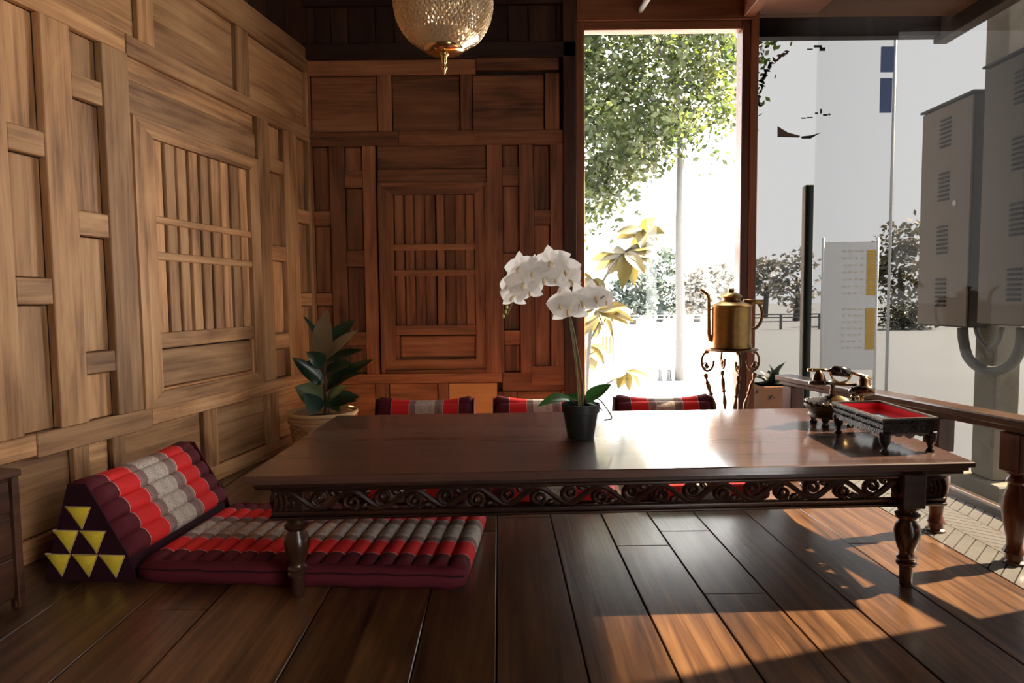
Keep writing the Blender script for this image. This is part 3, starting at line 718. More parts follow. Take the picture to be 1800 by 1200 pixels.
MB().tube(bez(stp,4),[.011-.0004*k for k in range(17)],8).build('stem',pm('plant_stem',(.12,.08,.05),.7),plant,True)
MB().tube(bez([RP(571,690),RP(578,720,-.02),stem0+Vector((.02,-.02,0))],3),.006,6).build('stem',pm('plant_stem_2',(.14,.09,.05),.7),plant,True)
# base(px,py,dy) tip(px,py,dy) width up material
LV=[(568,632,0,576,543,-.03,.13,(-.2,-1,.2),RUBP),(568,612,0,532,555,0,.06,(1,-.4,.3),RUB),(570,620,0,623,562,.08,.11,(-.1,-1,.5),RUB),
(574,628,0,631,580,-.06,.075,(.3,-.8,.8),RUBP),(572,640,0,640,615,.05,.10,(0,-.5,1),RUB),(572,655,0,621,640,-.1,.11,(0,-.8,.7),RUB),
(570,642,0,538,618,-.1,.09,(.3,-1,.3),RUB),(568,675,0,513,628,-.05,.09,(.5,-1,.5),RUB),(568,660,0,552,690,.06,.09,(0,-1,1),RUB),
(573,684,0,656,632,-.04,.10,(-.1,-.8,.7),RUB),(572,690,0,640,655,-.12,.09,(0,-.5,1),RUB),(575,704,0,612,678,-.12,.07,(.1,-.9,.6),RUBL),
(575,706,0,632,697,.02,.10,(0,-.9,.6),RUB),(578,712,0,628,706,-.1,.07,(0,-.6,1),RUB),(566,702,0,518,680,-.07,.14,(.3,-1,.4),RUBL),
(562,722,-.05,534,690,-.14,.10,(.3,-1,.3),leafmat('rubber_leaf_teal',(.02,.06,.04),(.06,.12,.08),.35)),(570,610,0,556,575,.06,.07,(.6,-1,.2),RUB),(572,668,0,600,640,.1,.10,(0,-.6,1),RUB),
(566,650,0,530,640,.08,.1,(.2,-.8,.7),RUB),(572,700,0,598,725,-.1,.08,(0,-.7,1),RUB),(570,690,0,545,700,.1,.1,(0,-.7,1),RUB)]
for bx,by,bd,tx,ty,td,wd,up,m in LV:
    put_leaf('leaf',plant,m,RP(bx,by,bd),RP(tx,ty,td),wd,up,.35,.3)
# ------------------------------------------------------------------ ORCHID on the table
ob=at_z(1021,768,TT); OY=ob.y
orch=empty('potted_orchid',(ob.x,ob.y,TT),0,'white orchid with arching stems in a small black pot on the table','plant')
def OP(px,py,dy=0): return at_y(px,py,OY+dy)-Vector((ob.x,ob.y,TT))
sc_=OY/F
pr1=32*sc_; ph=60*sc_
o=MB().lathe([(.01,.001),(pr1*.72,0),(pr1*.74,.004),(pr1*.95,ph*.74),(pr1*1.04,ph*.76),(pr1*1.08,ph),(pr1*1.02,ph+.001),(pr1*.98,ph*.85),(.01,ph*.84)],36).build('pot',pm('black_plastic_pot',(.018,.019,.02),.45),orch); autosmooth(o,30)
MB().lathe([(.005,ph*.86),(pr1*.9,ph*.86),(.006,ph*.93)],20).build('bark',SOIL,orch)
OST=pm('orchid_stem',(.2,.17,.07),.6); OGR=leafmat('orchid_leaf',(.03,.13,.025),(.09,.28,.05),.3,.15)
def stemtube(name,P,r0=.0042,r1=.0022,m=OST):
    b=bez(P,6); return MB().tube(b,[r0+(r1-r0)*k/(len(b)-1) for k in range(len(b))],7).build(name,m,orch,True)
root0=Vector((0,0,ph*.85))
s1=[root0,OP(1018,690),OP(1008,600),OP(995,540),OP(983,505),OP(972,482),OP(955,476),OP(935,484),OP(915,508),OP(900,535),OP(890,556)]
stemtube('flower_stem',s1)
s2=[root0+Vector((.006,.01,0)),OP(1024,680,.01),OP(1012,600,.01),OP(1004,565,.0),OP(1000,545,-.02),OP(1012,532,-.03),OP(1035,538,-.03),OP(1062,520,-.02)]
stemtube('flower_stem',s2)
stemtube('support_stick',[root0+Vector((-.006,.0,0)),OP(1013,650),OP(1000,560),OP(984,505)],.003,.003,pm('bamboo_stick',(.45,.38,.18),.6))
WHITE=leafmat('white_petal',(.92,.9,.87),(.95,.94,.92),.6,.62); LIP=pm('orchid_lip',(.9,.72,.4),.5)
def petal(L,Wd,cup=.2):
    return leaf(L,Wd,cup,.12,5,.62)
def flower(p,face,size,roll=0.0,half=False):
    """orchid blossom: 3 sepals, 2 broad petals and a lip, facing 'face'"""
    mb=MB()
    face=Vector(face).normalized(); M=orient(face,(0,0,1))   # x=face, y side, z up
    for ang,L,Wd in ((90,.52,.34),(210,.5,.32),(330,.5,.32),(15,.56,.52),(165,.56,.52)):
        a=R(ang)+roll; d=Vector((.18,math.cos(a),math.sin(a)))
        pt=petal(L*size,Wd*size,.5)
        pt.xf((orient(d,(1,0,0))).to_4x4()); mb.add([v+Vector((.0,0,0)) for v in pt.v],pt.f)
    mb.xf(M.to_4x4())
    f=mb.build('flower',WHITE,orch,True,loc=p)
    l=MB().tube([(0,0,0),(size*.12,0,-size*.04),(size*.2,0,-size*.14),(size*.16,0,-size*.2)],[size*.03,size*.04,size*.04,size*.01],7); l.xf(M.to_4x4()); l.build('lip',LIP,f,True)
    return f
px1=24*sc_
FLW=[(968,462,-.01,(-.2,-1,.35),62,.2),(990,474,.0,(.3,-1,.1),60,0),(1000,492,.0,(.6,-1,0),54,.3),(955,488,-.03,(0,-1,-.1),56,.1),(938,478,-.02,(-.3,-1,.2),56,0),
(915,470,-.01,(-.5,-1,.2),54,.2),(921,497,-.03,(-.2,-1,0),60,.1),(903,520,-.02,(-.6,-1,0),50,0),(930,510,-.03,(.1,-1,-.2),48,.2),(897,500,.01,(-.8,-.8,.1),48,.2),(975,488,-.02,(.2,-1,-.2),44,0),
(1000,540,-.04,(-.2,-1,-.15),66,.1),(1022,530,-.05,(.1,-1,.1),64,.3),(1043,522,-.03,(.4,-1,.2),56,0),(990,532,-.02,(-.6,-1,0),54,.2),(1060,526,.0,(.6,-1,.1),46,.1)]
for x,y,dy,fc,sz,ro in FLW: flower(OP(x,y,dy),fc,sz*sc_*1.12,ro)
for x,y in ((889,548),(885,556),(891,540)): MB().lathe([(.001,-.007),(.005,-.003),(.005,.003),(.001,.008)],8,OP(x,y)).build('bud',leafmat('bud_green',(.35,.42,.08),(.55,.55,.15),.5),orch,True)
OL=[((1012,708,0),(945,716,-.06),.075,(0,-.3,1),.9),((1030,706,0),(1075,676,.02),.06,(0,-.6,1),.2),((1022,708,-.01),(1000,730,-.10),.05,(0,-.3,1),.9),((1028,708,0),(1062,728,.02),.04,(0,-.3,1),1.0),((1022,706,0),(985,700,.08),.06,(0,-.3,1),.6)]
for a,b,wd,up,cu in OL[:2]+OL[3:]: put_leaf('leaf',orch,OGR,OP(*a),OP(*b),wd,up,cu,.35)
MB().tube(bez([OP(1030,708),OP(1050,700,-.01),OP(1068,720,-.02),OP(1075,735,-.02),OP(1062,738,-.02)],5),.0028,6).build('air_root',pm('air_root',(.25,.3,.2),.6),orch,True)
# ------------------------------------------------------------------ KETTLE STAND + KETTLE
KY=3.78; kb=at_y(1284,612,KY); kx=kb.x; kz=kb.z; ks=KY/F
st=empty('kettle_stand',(kx,KY,0),0,'ornate bronze scroll-legged stand holding the brass kettle before the mullion','stand')
def KP(px,py,dy=0): return at_y(px,py,KY+dy)-Vector((kx,KY,0))
MB().lathe([(.02,kz-.012),(44*ks,kz-.012),(47*ks,kz-.006),(45*ks,kz-.001),(.02,kz-.001)],36).build('ring_plate',BRASSD,st,True)
for ang in (180,0,270,90):
    lgp=MB(); D=Vector((math.cos(R(ang)),math.sin(R(ang)),0))
    def S(r,z): return D*r+Vector((0,0,z))
    r0=40*ks
    big_=[S(r0-.012+.035*math.cos(t)+.012,kz-.075+.055*math.sin(t)) for t in [R(100-a) for a in range(0,290,15)]]
    lgp.tube(big_,[.007]*len(big_),7)
    sm=[S(r0+.012-.0+(.022*(1-k/16))*math.cos(R(200+k*38)),kz-.095+(.022*(1-k/16))*math.sin(R(200+k*38))) for k in range(14)]
    lgp.tube(sm,.0045,6)
    lgp.lathe([(.002,-.012),(.012,-.006),(.013,.004),(.002,.012)],8,S(r0+.008,kz-.098),(0,0,1))
    lgp.lathe([(.005,kz-.03),(.014,kz-.022),(.012,kz-.002)],8,S(r0+.004,0))
    leg_=bez([S(r0+.012,kz-.145),S(r0+.0,kz-.2),S(r0-.035,kz-.31),S(r0-.05,kz-.40),S(r0-.03,.10),S(r0+.03,.03),S(r0+.055,.016),S(r0+.06,.03)],5)
    lgp.tube(leg_,[.010+.004*math.sin(k*1.3) for k in range(len(leg_))],7)
    for k in range(4): 
        c=leg_[2+k*3]; lgp.lathe([(.002,-.012),(.013,-.004),(.013,.004),(.002,.012)],8,c)
    lgp.lathe([(.02,0),(.02,.006),(.008,.016)],8,S(r0+.045,0))
    lgp.build('leg',BRASSD,st,True)
MB().lathe([(.03,.15),(.042,.158),(.03,.166)],20).build('collar',BRASSD,st,True)
ket=empty('brass_kettle',(kx,KY,kz),0,'aged brass kettle with long angled spout on the scroll stand','kettle')
def QP(px,py,dy=0): return at_y(px,py,KY+dy)-Vector((kx,KY,kz))
r=36*ks; hb_=QP(1284,538).z
o=MB().lathe([(.01,.001),(r*.95,0),(r*1.0,.006),(r*.97,.02),(r*.95,.03),(r*.95,hb_-.005),(r*1.0,hb_),(r*.98,hb_+.006),(r*.62,hb_+.026),(r*.45,hb_+.034),(r*.42,hb_+.05),(.01,hb_+.05)],40).build('body',BRASS,ket); autosmooth(o,35)
o=MB().lathe([(r*.5,hb_+.050),(r*.52,hb_+.056),(r*.4,hb_+.070),(r*.25,hb_+.078),(r*.12,hb_+.080),(r*.16,hb_+.09),(r*.14,hb_+.1),(.001,hb_+.104)],28).build('lid',BRASS,ket); autosmooth(o,35)
sp=[QP(1262,600),QP(1248,596),QP(1246,586),QP(1246,560),QP(1246,524),QP(1243,517),QP(1231,508)]
MB().tube([sp[0],sp[1],sp[2],sp[3],sp[4],sp[5],sp[6]],[.016,.014,.011,.010,.010,.0095,.008],12).build('spout',BRASS,ket,True)
MB().tube([QP(1247,544),QP(1262,544)],.004,8).build('spout_brace',BRASS,ket,True)
hp=bez([QP(1316,528),QP(1330,530),QP(1339,545),QP(1338,562),QP(1330,575),QP(1316,580)],5)
MB().tube(hp,.0062,8,1.6).build('handle',BRASSD,ket,True)
MB().tube([QP(1308,528,-.02),QP(1325,530,-.02),QP(1341,531,-.02)],[.008,.012,.015],12).build('filler_pipe',BRASS,ket,True)
# ------------------------------------------------------------------ TRAY on the table
f0=at_z(1551,797,TT); f1=at_z(1640,794,TT)
tr=empty('footed_tray',(f0.x,f0.y,TT),math.atan2(f1.y-f0.y,f1.x-f0.x),'dark carved metal footed tray with red lining at the table end','tray')
tw=(f1-f0).length+.012; 
zt=at_y(1550,736,f0.y).z-TT; zb=at_y(1550,762,f0.y).z-TT; tlen=.44
off=-.006
bx=at_z(1462,706,TT+zt)  # far-left rim corner
loc_=Matrix.Rotation(-tr.rotation_euler.z,3,'Z')@(bx-Vector((f0.x,f0.y,TT))); print('TRAY',loc_,tw,zt,zb,f0,f1); tlen=loc_.y; skx=loc_.x-off
def TR(a,b,z): return (off+a+skx*b/tlen*1.0,b-.008,z)
def bar(a0,a1,b0,b1,z0,z1):
    c=[TR(a0,b0,z0),TR(a1,b0,z0),TR(a1,b1,z0),TR(a0,b1,z0),TR(a0,b0,z1),TR(a1,b0,z1),TR(a1,b1,z1),TR(a0,b1,z1)]
    return MB().add(c,[(0,3,2,1),(4,5,6,7),(0,1,5,4),(1,2,6,5),(2,3,7,6),(3,0,4,7)])
wt=.007
for nm_,q in (('side_panel',(0,tw,0,wt)),('side_panel',(0,tw,tlen-wt,tlen)),('side_panel',(0,wt,wt,tlen-wt)),('side_panel',(tw-wt,tw,wt,tlen-wt))):
    o=bar(*q,zb,zt-.003).build(nm_,TRAYM,tr)
for q in ((-.003,tw+.003,-.003,wt+.002),(-.003,tw+.003,tlen-wt-.002,tlen+.003),(-.003,wt+.002,wt,tlen-wt),(tw-wt-.002,tw+.003,wt,tlen-wt)):
    bar(*q,zt-.003,zt+.002).build('rim',SILV,tr)
REDV=pm('red_velvet',(.62,.012,.03),.7,spec=.2)
for q in ((wt,tw-wt,wt,wt+.003),(wt,tw-wt,tlen-wt-.003,tlen-wt),(wt,wt+.003,wt,tlen-wt),(tw-wt-.003,tw-wt,wt,tlen-wt)): bar(*q,zb+.006,zt-.004).build('lining',REDV,tr)
bar(wt,tw-wt,wt,tlen-wt,zb,zb+.004).build('base',TRAYM,tr)
bar(wt+.004,tw-wt-.004,wt+.004,tlen-wt-.004,zb+.020,zb+.023).build('mirror_base',pm('mirror_base',(.8,.78,.78),.08,1),tr)
# relief figures: small raised leaves and pierced border on the outer faces
def relief(face):
    mb=MB()
    n=22 if face in('l','r') else 10; 
    for i in range(n):
        for r_,zz in enumerate((.3,.7)):
            t=(i+.5)/n
            p={'f':TR(t*tw,-.001,0),'b':TR(t*tw,tlen+.001,0),'l':TR(-.001,t*tlen,0),'r':TR(tw+.001,t*tlen,0)}[face]
            z=zb+(zt-zb)*zz; s=.0045
            e=Vector((1,0,0)) if face in 'fb' else (Vector(TR(0,1,0))-Vector(TR(0,0,0))).normalized()
            nn=Vector((0,-1,0)) if face=='f' else Vector((0,1,0)) if face=='b' else Vector((-1,0,0)) if face=='l' else Vector((1,0,0))
            a=random.uniform(0,3.1); u=(e*math.cos(a)+Vector((0,0,1))*math.sin(a)); v=(e*-math.sin(a)+Vector((0,0,1))*math.cos(a)); P=Vector(p)+Vector((0,0,z))
            mb.add([P-u*s*1.5,P-v*s*.7,P+u*s*1.5,P+v*s*.7,P+nn*.004],[(0,1,4),(1,2,4),(2,3,4),(3,0,4)])
    # scalloped skirt
    m=9 if face in 'lr' else 5
    for i in range(m):
        t0,t1=i/m,(i+1)/m
        def Q(t): return Vector({'f':TR(t*tw,0,0),'b':TR(t*tw,tlen,0),'l':TR(0,t*tlen,0),'r':TR(tw,t*tlen,0)}[face])
        dep=.010 if abs(t0+t1-1)>.3 else .016
        for k in range(4):
            ta,tb=t0+(t1-t0)*k/4,t0+(t1-t0)*(k+1)/4
            za=zb-dep*(math.sin(math.pi*k/4)*.7+.35); zc2=zb-dep*(math.sin(math.pi*(k+1)/4)*.7+.35)
            A_,B_=Q(ta),Q(tb); nn=Vector((0,.004,0)) if face in 'f' else Vector((0,-.004,0)) if face=='b' else Vector((.004,0,0)) if face=='l' else Vector((-.004,0,0))
            mb.add([A_+Vector((0,0,za)),B_+Vector((0,0,zc2)),B_+Vector((0,0,zb)),A_+Vector((0,0,zb)),A_+nn+Vector((0,0,za)),B_+nn+Vector((0,0,zc2)),B_+nn+Vector((0,0,zb)),A_+nn+Vector((0,0,zb))],[(0,1,2,3),(7,6,5,4),(0,4,5,1),(2,6,7,3),(1,5,6,2),(3,7,4,0)])
    o=mb.build('carved_relief',SILV if face in'f' else TRAYM,tr); o['kind']='stuff'; fixn(o)
for f_ in 'fblr': relief(f_)
footp=[(.006,0),(.013,.002),(.013,.006),(.007,.012),(.009,.022),(.016,.034),(.019,zb-.002),(.017,zb+.004)]
lf=None
for a_,b_ in ((.014,.012),(tw-.014,.012),(.014,tlen-.016),(tw-.014,tlen-.016)):
    if lf is None: lf=MB().lathe(footp,14).build('foot',TRAYM,tr,True); lf.location=TR(a_,b_,0); lf.location.z=0
    else: again(lf,TR(a_,b_,0))
# ------------------------------------------------------------------ TELEPHONE
tb_=at_z(1452,752,TT)
PYY=tb_.y+.06
pb=at_y(1462,740,PYY)
tel=empty('antique_telephone',(pb.x,PYY,TT),0,'ornate antique brass and black telephone behind the footed tray','telephone')
def EP(px,py,dy=0): return at_y(px,py,PYY+dy)-Vector((pb.x,PYY,TT))
es=PYY/F
w=46*es; hz=EP(1460,700).z
o=MB().lathe([(w*.55,.028),(w*.80,.032),(w*.86,.040),(w*.80,.048),(w*.84,.056),(w*.98,.070),(w*1.0,.078),(w*.96,.085),(w*.8,.095),(w*.6,hz*.92),(w*.4,hz),(.005,hz+.002)],36).build('body',pm('carved_phone_body',(.10,.07,.05),.35,.75,bump=1.0,bscale=110,var=.6),tel); autosmooth(o,40)
for k in range(24):
    a_=2*math.pi*k/24; 
    if k==0: 
        bd=MB().lathe([(.001,-.006),(.006,-.003),(.006,.003),(.001,.007)],8).build('bead',SILV,tel,True); bd.location=(w*.97*math.cos(a_),w*.97*math.sin(a_),.088)
    else: again(bd,(w*.97*math.cos(a_),w*.97*math.sin(a_),.088))
for a_ in (45,135,225,315):
    MB().lathe([(.012,0),(.016,.006),(.010,.016),(.016,.03),(.02,.04)],12,(w*.68*math.cos(R(a_)),w*.68*math.sin(R(a_)),0)).build('foot',BLACK,tel,True)
dm=Matrix.Identity(3)
o=MB().lathe([(.042,0),(.042,.006),(.036,.009),(.015,.009),(.014,.013),(.001,.013)],28,(0,-w*.62,.082),(0,-.8,.6)).build('dial',GOLD,tel); autosmooth(o)
MB().lathe([(.02,hz-.002),(.022,hz+.004),(.03,hz+.006),(.03,hz+.010),(.004,hz+.012)],20).build('top_plate',BLACK,tel,True)
cz=EP(1460,672).z
MB().lathe([(.016,hz+.01),(.008,hz+.02),(.012,hz+.028),(.006,hz+.036),(.010,cz-.005),(.004,cz)],14).build('cradle_post',BRASSD,tel,True)
# U-shaped cradle arms
cr_=bez([EP(1430,652),EP(1434,664),EP(1446,673),EP(1476,674),EP(1492,668),EP(1498,656)],5)
MB().tube(bez([EP(1459,650,-.0),EP(1463,664),EP(1475,672),EP(1490,668),EP(1497,655)],5),.0045,8).build('cradle',GOLD,tel,True)
MB().tube(bez([EP(1430,668,.0),EP(1445,672),EP(1475,675),EP(1505,676)],5),.0055,8).build('cradle',BRASSD,tel,True)
# handset
hs=empty('handset',(0,0,0)); hs.parent=tel
def hb2(name,mb,m): return mb.build(name,m,hs,True)
hb2('grip',MB().tube([EP(1461,651),EP(1463,651),EP(1478,652),EP(1491,655),EP(1493,655)],[.010,.019,.0205,.019,.010],14),BLACK)
hb2('arm',MB().tube([EP(1462,651),EP(1446,650),EP(1428,650),EP(1420,650)],[.006,.006,.007,.006],10),GOLD)
hb2('arm',MB().tube([EP(1492,654),EP(1508,658),EP(1524,663),EP(1532,666)],[.006,.006,.0075,.006],10),GOLD)
hb2('earpiece',MB().lathe([(.008,.0),(.012,.008),(.020,.018),(.026,.045),(.03,.05),(.03,.056),(.012,.058)],20,EP(1439,650),(.02,-.1,-1)),pm('earpiece_bronze',(.13,.065,.035),.3,1,var=.5,bscale=40))
hb2('ear_cap',MB().lathe([(.012,0),(.044,.002),(.044,.016),(.02,.018)],22,EP(1443,668),(.0,-.1,-1)),BLACK)
hb2('mouthpiece',MB().lathe([(.008,0),(.015,.008),(.022,.02),(.022,.04),(.032,.052),(.036,.07),(.03,.074)],20,EP(1518,660),(-.12,-.35,-1)),pm('mouthpiece_bronze',(.14,.07,.035),.3,1,var=.5,bscale=40))
hb2('mouth_cap',MB().lathe([(.02,0),(.046,.003),(.046,.02),(.02,.022)],22,EP(1514,682),(-.12,-.35,-1)),BLACK)
hb2('mouth_rim',MB().lathe([(.008,-.004),(.018,-.002),(.018,.004),(.01,.006)],20,EP(1530,684,.0),(.9,-.3,.1)),GOLD)
MB().lathe([(.004,0),(.009,.004),(.007,.014),(.012,.02),(.003,.03)],12,EP(1500,706)).build('bell_post',GOLD,tel,True)
MB().lathe([(.004,0),(.009,.004),(.007,.014),(.012,.02),(.003,.03)],12,EP(1514,706,.02)).build('bell_post',GOLD,tel,True)
# ------------------------------------------------------------------ RAIL (low side rail with turned legs)
RZ=.48
ra=at_z(1388,660,RZ); rb=at_z(1800,735,RZ); dd=(ra-rb).normalized(); rb2=rb-dd*.75
rl=empty('low_side_rail',(rb.x,rb.y,0),math.atan2(dd.y,dd.x),'long narrow wooden side rail on turned legs along the grey glass wall','rail')
Lr=(ra-rb).length
MB().box((-.75,-.055,RZ-.028),(Lr+.06,.045,RZ),.005).build('top_rail',RAILW,rl)
MB().box((-.72,-.028,RZ-.05),(Lr+.03,.022,RZ-.029),.004).build('under_rail',RAILW,rl)
def onr(px,py,z):
    v=at_z(px,py,z)-Vector((rb.x,rb.y,z)); return v.dot(dd)
tp=[(.034,0),(.034,.006),(.026,.012),(.024,.03),(.034,.036),(.028,.046),(.022,.06),(.024,.085),(.036,.14),(.040,.18),(.036,.22),(.026,.25),(.024,.262),(.034,.272),(.03,.282),(.022,.292),(.034,.3),(.034,.304)]
tleg=None
for s_ in (Lr-.03,onr(1650,708,RZ),onr(1785,734,RZ)-.0,-.62):
    sq=MB().box((s_-.036,-.036,.303),(s_+.036,.036,RZ-.05),.003).build('leg_block',MAROONW,rl)
    if tleg is None: tleg=MB().lathe(tp,22).build('leg',MAROONW,rl); autosmooth(tleg); tleg.location=(s_,0,0)
    else: again(tleg,(s_,0,0))
# ------------------------------------------------------------------ PENDANT LAMP
LY=2.35; lc=at_y(779,5,LY); lr=84*LY/F
lamp=empty('pendant_lamp',(lc.x,LY,lc.z),0,'cut glass globe pendant lamp with brass finial hanging over the table','lamp')
m,nt,b=nm('cut_glass'); N=nt.nodes; L=nt.links
b.inputs['Base Color'].default_value=(1,.76,.46,1); b.inputs['Roughness'].default_value=.14; b.inputs['Transmission Weight'].default_value=.5; b.inputs['IOR'].default_value=1.4; b.inputs['Metallic'].default_value=.35; b.inputs['Coat Weight'].default_value=1.0; b.inputs['Coat Roughness'].default_value=.08
tc=N.new('ShaderNodeTexCoord'); vo=N.new('ShaderNodeTexVoronoi'); vo.inputs['Scale'].default_value=75; L.new(tc.outputs['Object'],vo.inputs['Vector'])
bp=N.new('ShaderNodeBump'); bp.inputs['Strength'].default_value=.6; bp.inputs['Distance'].default_value=.004; L.new(vo.outputs['Distance'],bp.inputs['Height'])
L.new(bp.outputs[0],b.inputs['Normal']); CUT=m
gp=[(lr*math.sin(R(a)),-lr*math.cos(R(a))) for a in range(8,150,6)]
g=MB().lathe(gp,48,closed=False).build('glass_globe',CUT,lamp,True)
so=g.modifiers.new('thickness','SOLIDIFY'); so.thickness=.004
# cut facets: spiral rows of small raised lozenges on the upper belly
mb=MB()
for i,a in enumerate(range(48,140,4)):
    n=60
    for k in range(n):
        ph_=2*math.pi*(k+(i%2)*.5)/n; th_=R(a); c=Vector((lr*1.0*math.sin(th_)*math.cos(ph_),lr*math.sin(th_)*math.sin(ph_),-lr*math.cos(th_)))
        nn=c.normalized(); e=Vector((-math.sin(ph_),math.cos(ph_),0)); u=nn.cross(e); s1_,s2_=lr*math.sin(th_)*math.pi/n*.9,lr*R(4)*.85
        mb.add([c-e*s1_,c-u*s2_,c+e*s1_,c+u*s2_,c+nn*.004],[(0,1,4),(1,2,4),(2,3,4),(3,0,4)])
o=mb.build('cut_facets',CUT,lamp); o['kind']='stuff'; fixn(o)
o=MB().lathe([(lr*.40,-lr*.895),(lr*.41,-lr*.93),(lr*.36,-lr*.97),(lr*.24,-lr*1.0),(lr*.2,-lr*1.01),(lr*.02,-lr*1.02)],32).build('bottom_cap',GOLD,lamp,True)
fz=-lr
o=MB().lathe([(.018,fz-.002),(.014,fz-.008),(.009,fz-.012),(.010,fz-.03),(.006,fz-.034),(.0065,fz-.040),(.010,fz-.045),(.0105,fz-.051),(.006,fz-.057),(.0045,fz-.066),(.001,fz-.072)],18).build('finial',GOLD,lamp,True)
MB().lathe([(lr*.52,lr*.84),(lr*.55,lr*.87),(lr*.5,lr*.95),(lr*.3,lr*1.05),(.02,lr*1.2),(.008,lr*1.3)],32).build('top_cap',GOLD,lamp,True)
MB().lathe([(.002,-.05),(.02,-.04),(.03,-.01),(.024,.02),(.012,.05),(.012,.09)],16).build('bulb',pm('bulb_glass',(.95,.9,.8),.2),lamp,True)
MB().tube([(0,0,.09),(0,0,lr*1.25)],.006,8).build('stem',GOLD,lamp,True)
z=lr*1.3; k=0; lk=None
while lc.z+z<ZC-.05:
    if lk is None: lk=MB().tube([(.009*math.cos(a),0,.014*math.sin(a)) for a in [2*math.pi*i/12 for i in range(13)]],.0022,6,caps=False).build('chain_link',GOLD,lamp,True,loc=(0,0,z))
    else: again(lk,(0,0,z),rot=(0,0,math.pi/2*(k%2)))
    z+=.023; k+=1
MB().lathe([(.012,z-.01),(.05,ZC-lc.z-.035),(.055,ZC-lc.z-.015),(.055,ZC-lc.z-.0125)],20).build('ceiling_rose',GOLD,lamp,True)
# ------------------------------------------------------------------ OUTSIDE THE GLASS
GRN=leafmat('tree_leaf',(.010,.022,.004),(.045,.055,.010),.5,.4)
def leafcloud(name,root,centres,rad,nl,size,m,seed=1,drop=.2):
    rnd=random.Random(seed); vs=[];fs=[]
    for c in centres:
        rr=rad*rnd.uniform(.6,1.25)
        for _ in range(nl):
            d=Vector((rnd.gauss(0,1),rnd.gauss(0,1),rnd.gauss(0,.75))); d=d*(rr/2)
            p=Vector(c)+d; a=Vector((rnd.uniform(-1,1),rnd.uniform(-1,1),rnd.uniform(-.9,.4))).normalized(); b_=a.cross(Vector((rnd.uniform(-1,1),rnd.uniform(-1,1),rnd.uniform(-1,1)))).normalized()
            l=size*rnd.uniform(.7,1.3); w_=l*.28; n=len(vs)
            vs+=[p,p+a*l*.5+b_*w_,p+a*l,p+a*l*.5-b_*w_]; fs.append((n,n+1,n+2,n+3))
    o=mesh(name,vs,fs,m,root); o['kind']='stuff'; return o
def inpoly(x,y,P):
    r=False; j=len(P)-1
    for i in range(len(P)):
        if (P[i][1]>y)!=(P[j][1]>y) and x<(P[j][0]-P[i][0])*(y-P[i][1])/(P[j][1]-P[i][1])+P[i][0]: r=not r
        j=i
    return r
BARK=pm('pale_bark',(.09,.085,.08),.8,bump=.6,bscale=14,var=.2)
tb0=at_z(1195,668,ZG); TY=tb0.y
tree=empty('street_tree',(tb0.x,TY,ZG),0,'big bright green tree seen through the left glass pane','tree')
def GP(px,py,Y,o): v=at_y(px,py,Y); return v-Vector(o.location)
PT=[(760,-260),(1330,-260),(1335,60),(1300,130),(1292,225),(1255,262),(1215,250),(1175,262),(1180,300),(1150,318),(1130,290),(1112,330),(1100,350),(1070,385),(900,390),(820,200)]
rnd=random.Random(5); cs=[]
while len(cs)<560:
    x,y=rnd.uniform(760,1340),rnd.uniform(-260,390)
    if inpoly(x,y,PT): cs.append(GP(x,y,TY+rnd.uniform(-1.6,1.8),tree))
leafcloud('foliage',tree,cs,.42,85,.115,GRN,3)
tk=[Vector((0,0,0)),GP(1196,560,TY,tree),GP(1194,420,TY,tree),GP(1196,250,TY,tree),GP(1185,120,TY,tree),GP(1170,-60,TY,tree)]
MB().tube(bez(tk,4),[.085-.0022*k for k in range(21)],10).build('trunk',BARK,tree,True)
for a_,b_,c_ in (((1196,250),(1150,180),(1080,120)),((1196,240),(1230,170),(1260,60)),((1190,180),(1120,250),(1060,300)),((1185,120),(1120,40),(1040,-60))):
    MB().tube(bez([GP(*a_,TY,tree),GP(*b_,TY-.3,tree),GP(*c_,TY-.5,tree)],4),[.045,.042,.04,.036,.032,.028,.024,.02,.015],7).build('branch',BARK,tree,True)
# near big-leaved plant
NY=5.6; nb=at_z(1036,760,ZG); npx=at_y(1034,600,NY)
bp_=empty('broadleaf_shrub',(npx.x-.02,NY,ZG),0,'olive and yellow broad-leaved shrub just outside the left glass pane','plant')
BL_=leafmat('broadleaf_olive',(.035,.033,.006),(.07,.055,.012),.4,.35); BL2=leafmat('broadleaf_yellow',(.07,.05,.01),(.11,.085,.03),.4,.35)
def NP(px,py,dy=0): return GP(px,py,NY+dy,bp_)
MB().tube(bez([Vector((0,0,0)),NP(1032,700),NP(1036,600),NP(1048,520),NP(1085,455),NP(1115,430)],5),[.026-.0008*k for k in range(26)],8).build('stem',BARK,bp_,True)
MB().tube(bez([NP(1036,600),NP(1060,560),NP(1085,540)],4),.010,7).build('stem',BARK,bp_,True)
MB().tube(bez([NP(1030,720),NP(1060,680),NP(1100,655)],4),.010,7).build('stem',BARK,bp_,True)
rn=random.Random(8)
def rosette(cx,cy,dy,n,rad,wd,a0=0,a1=360):
    for k in range(n):
        an=R(a0+(a1-a0)*(k+rn.uniform(.2,.8))/n); rr=rad*rn.uniform(.75,1.15)
        put_leaf('leaf',bp_,BL_ if rn.random()<.55 else BL2,NP(cx,cy,dy),NP(cx+rr*math.cos(an),cy+rr*math.sin(an)*.9,dy+rn.uniform(-.18,.18)),wd*rn.uniform(.8,1.1),(rn.uniform(-.3,.3),-1,rn.uniform(.3,1)),.5,.2,.8)
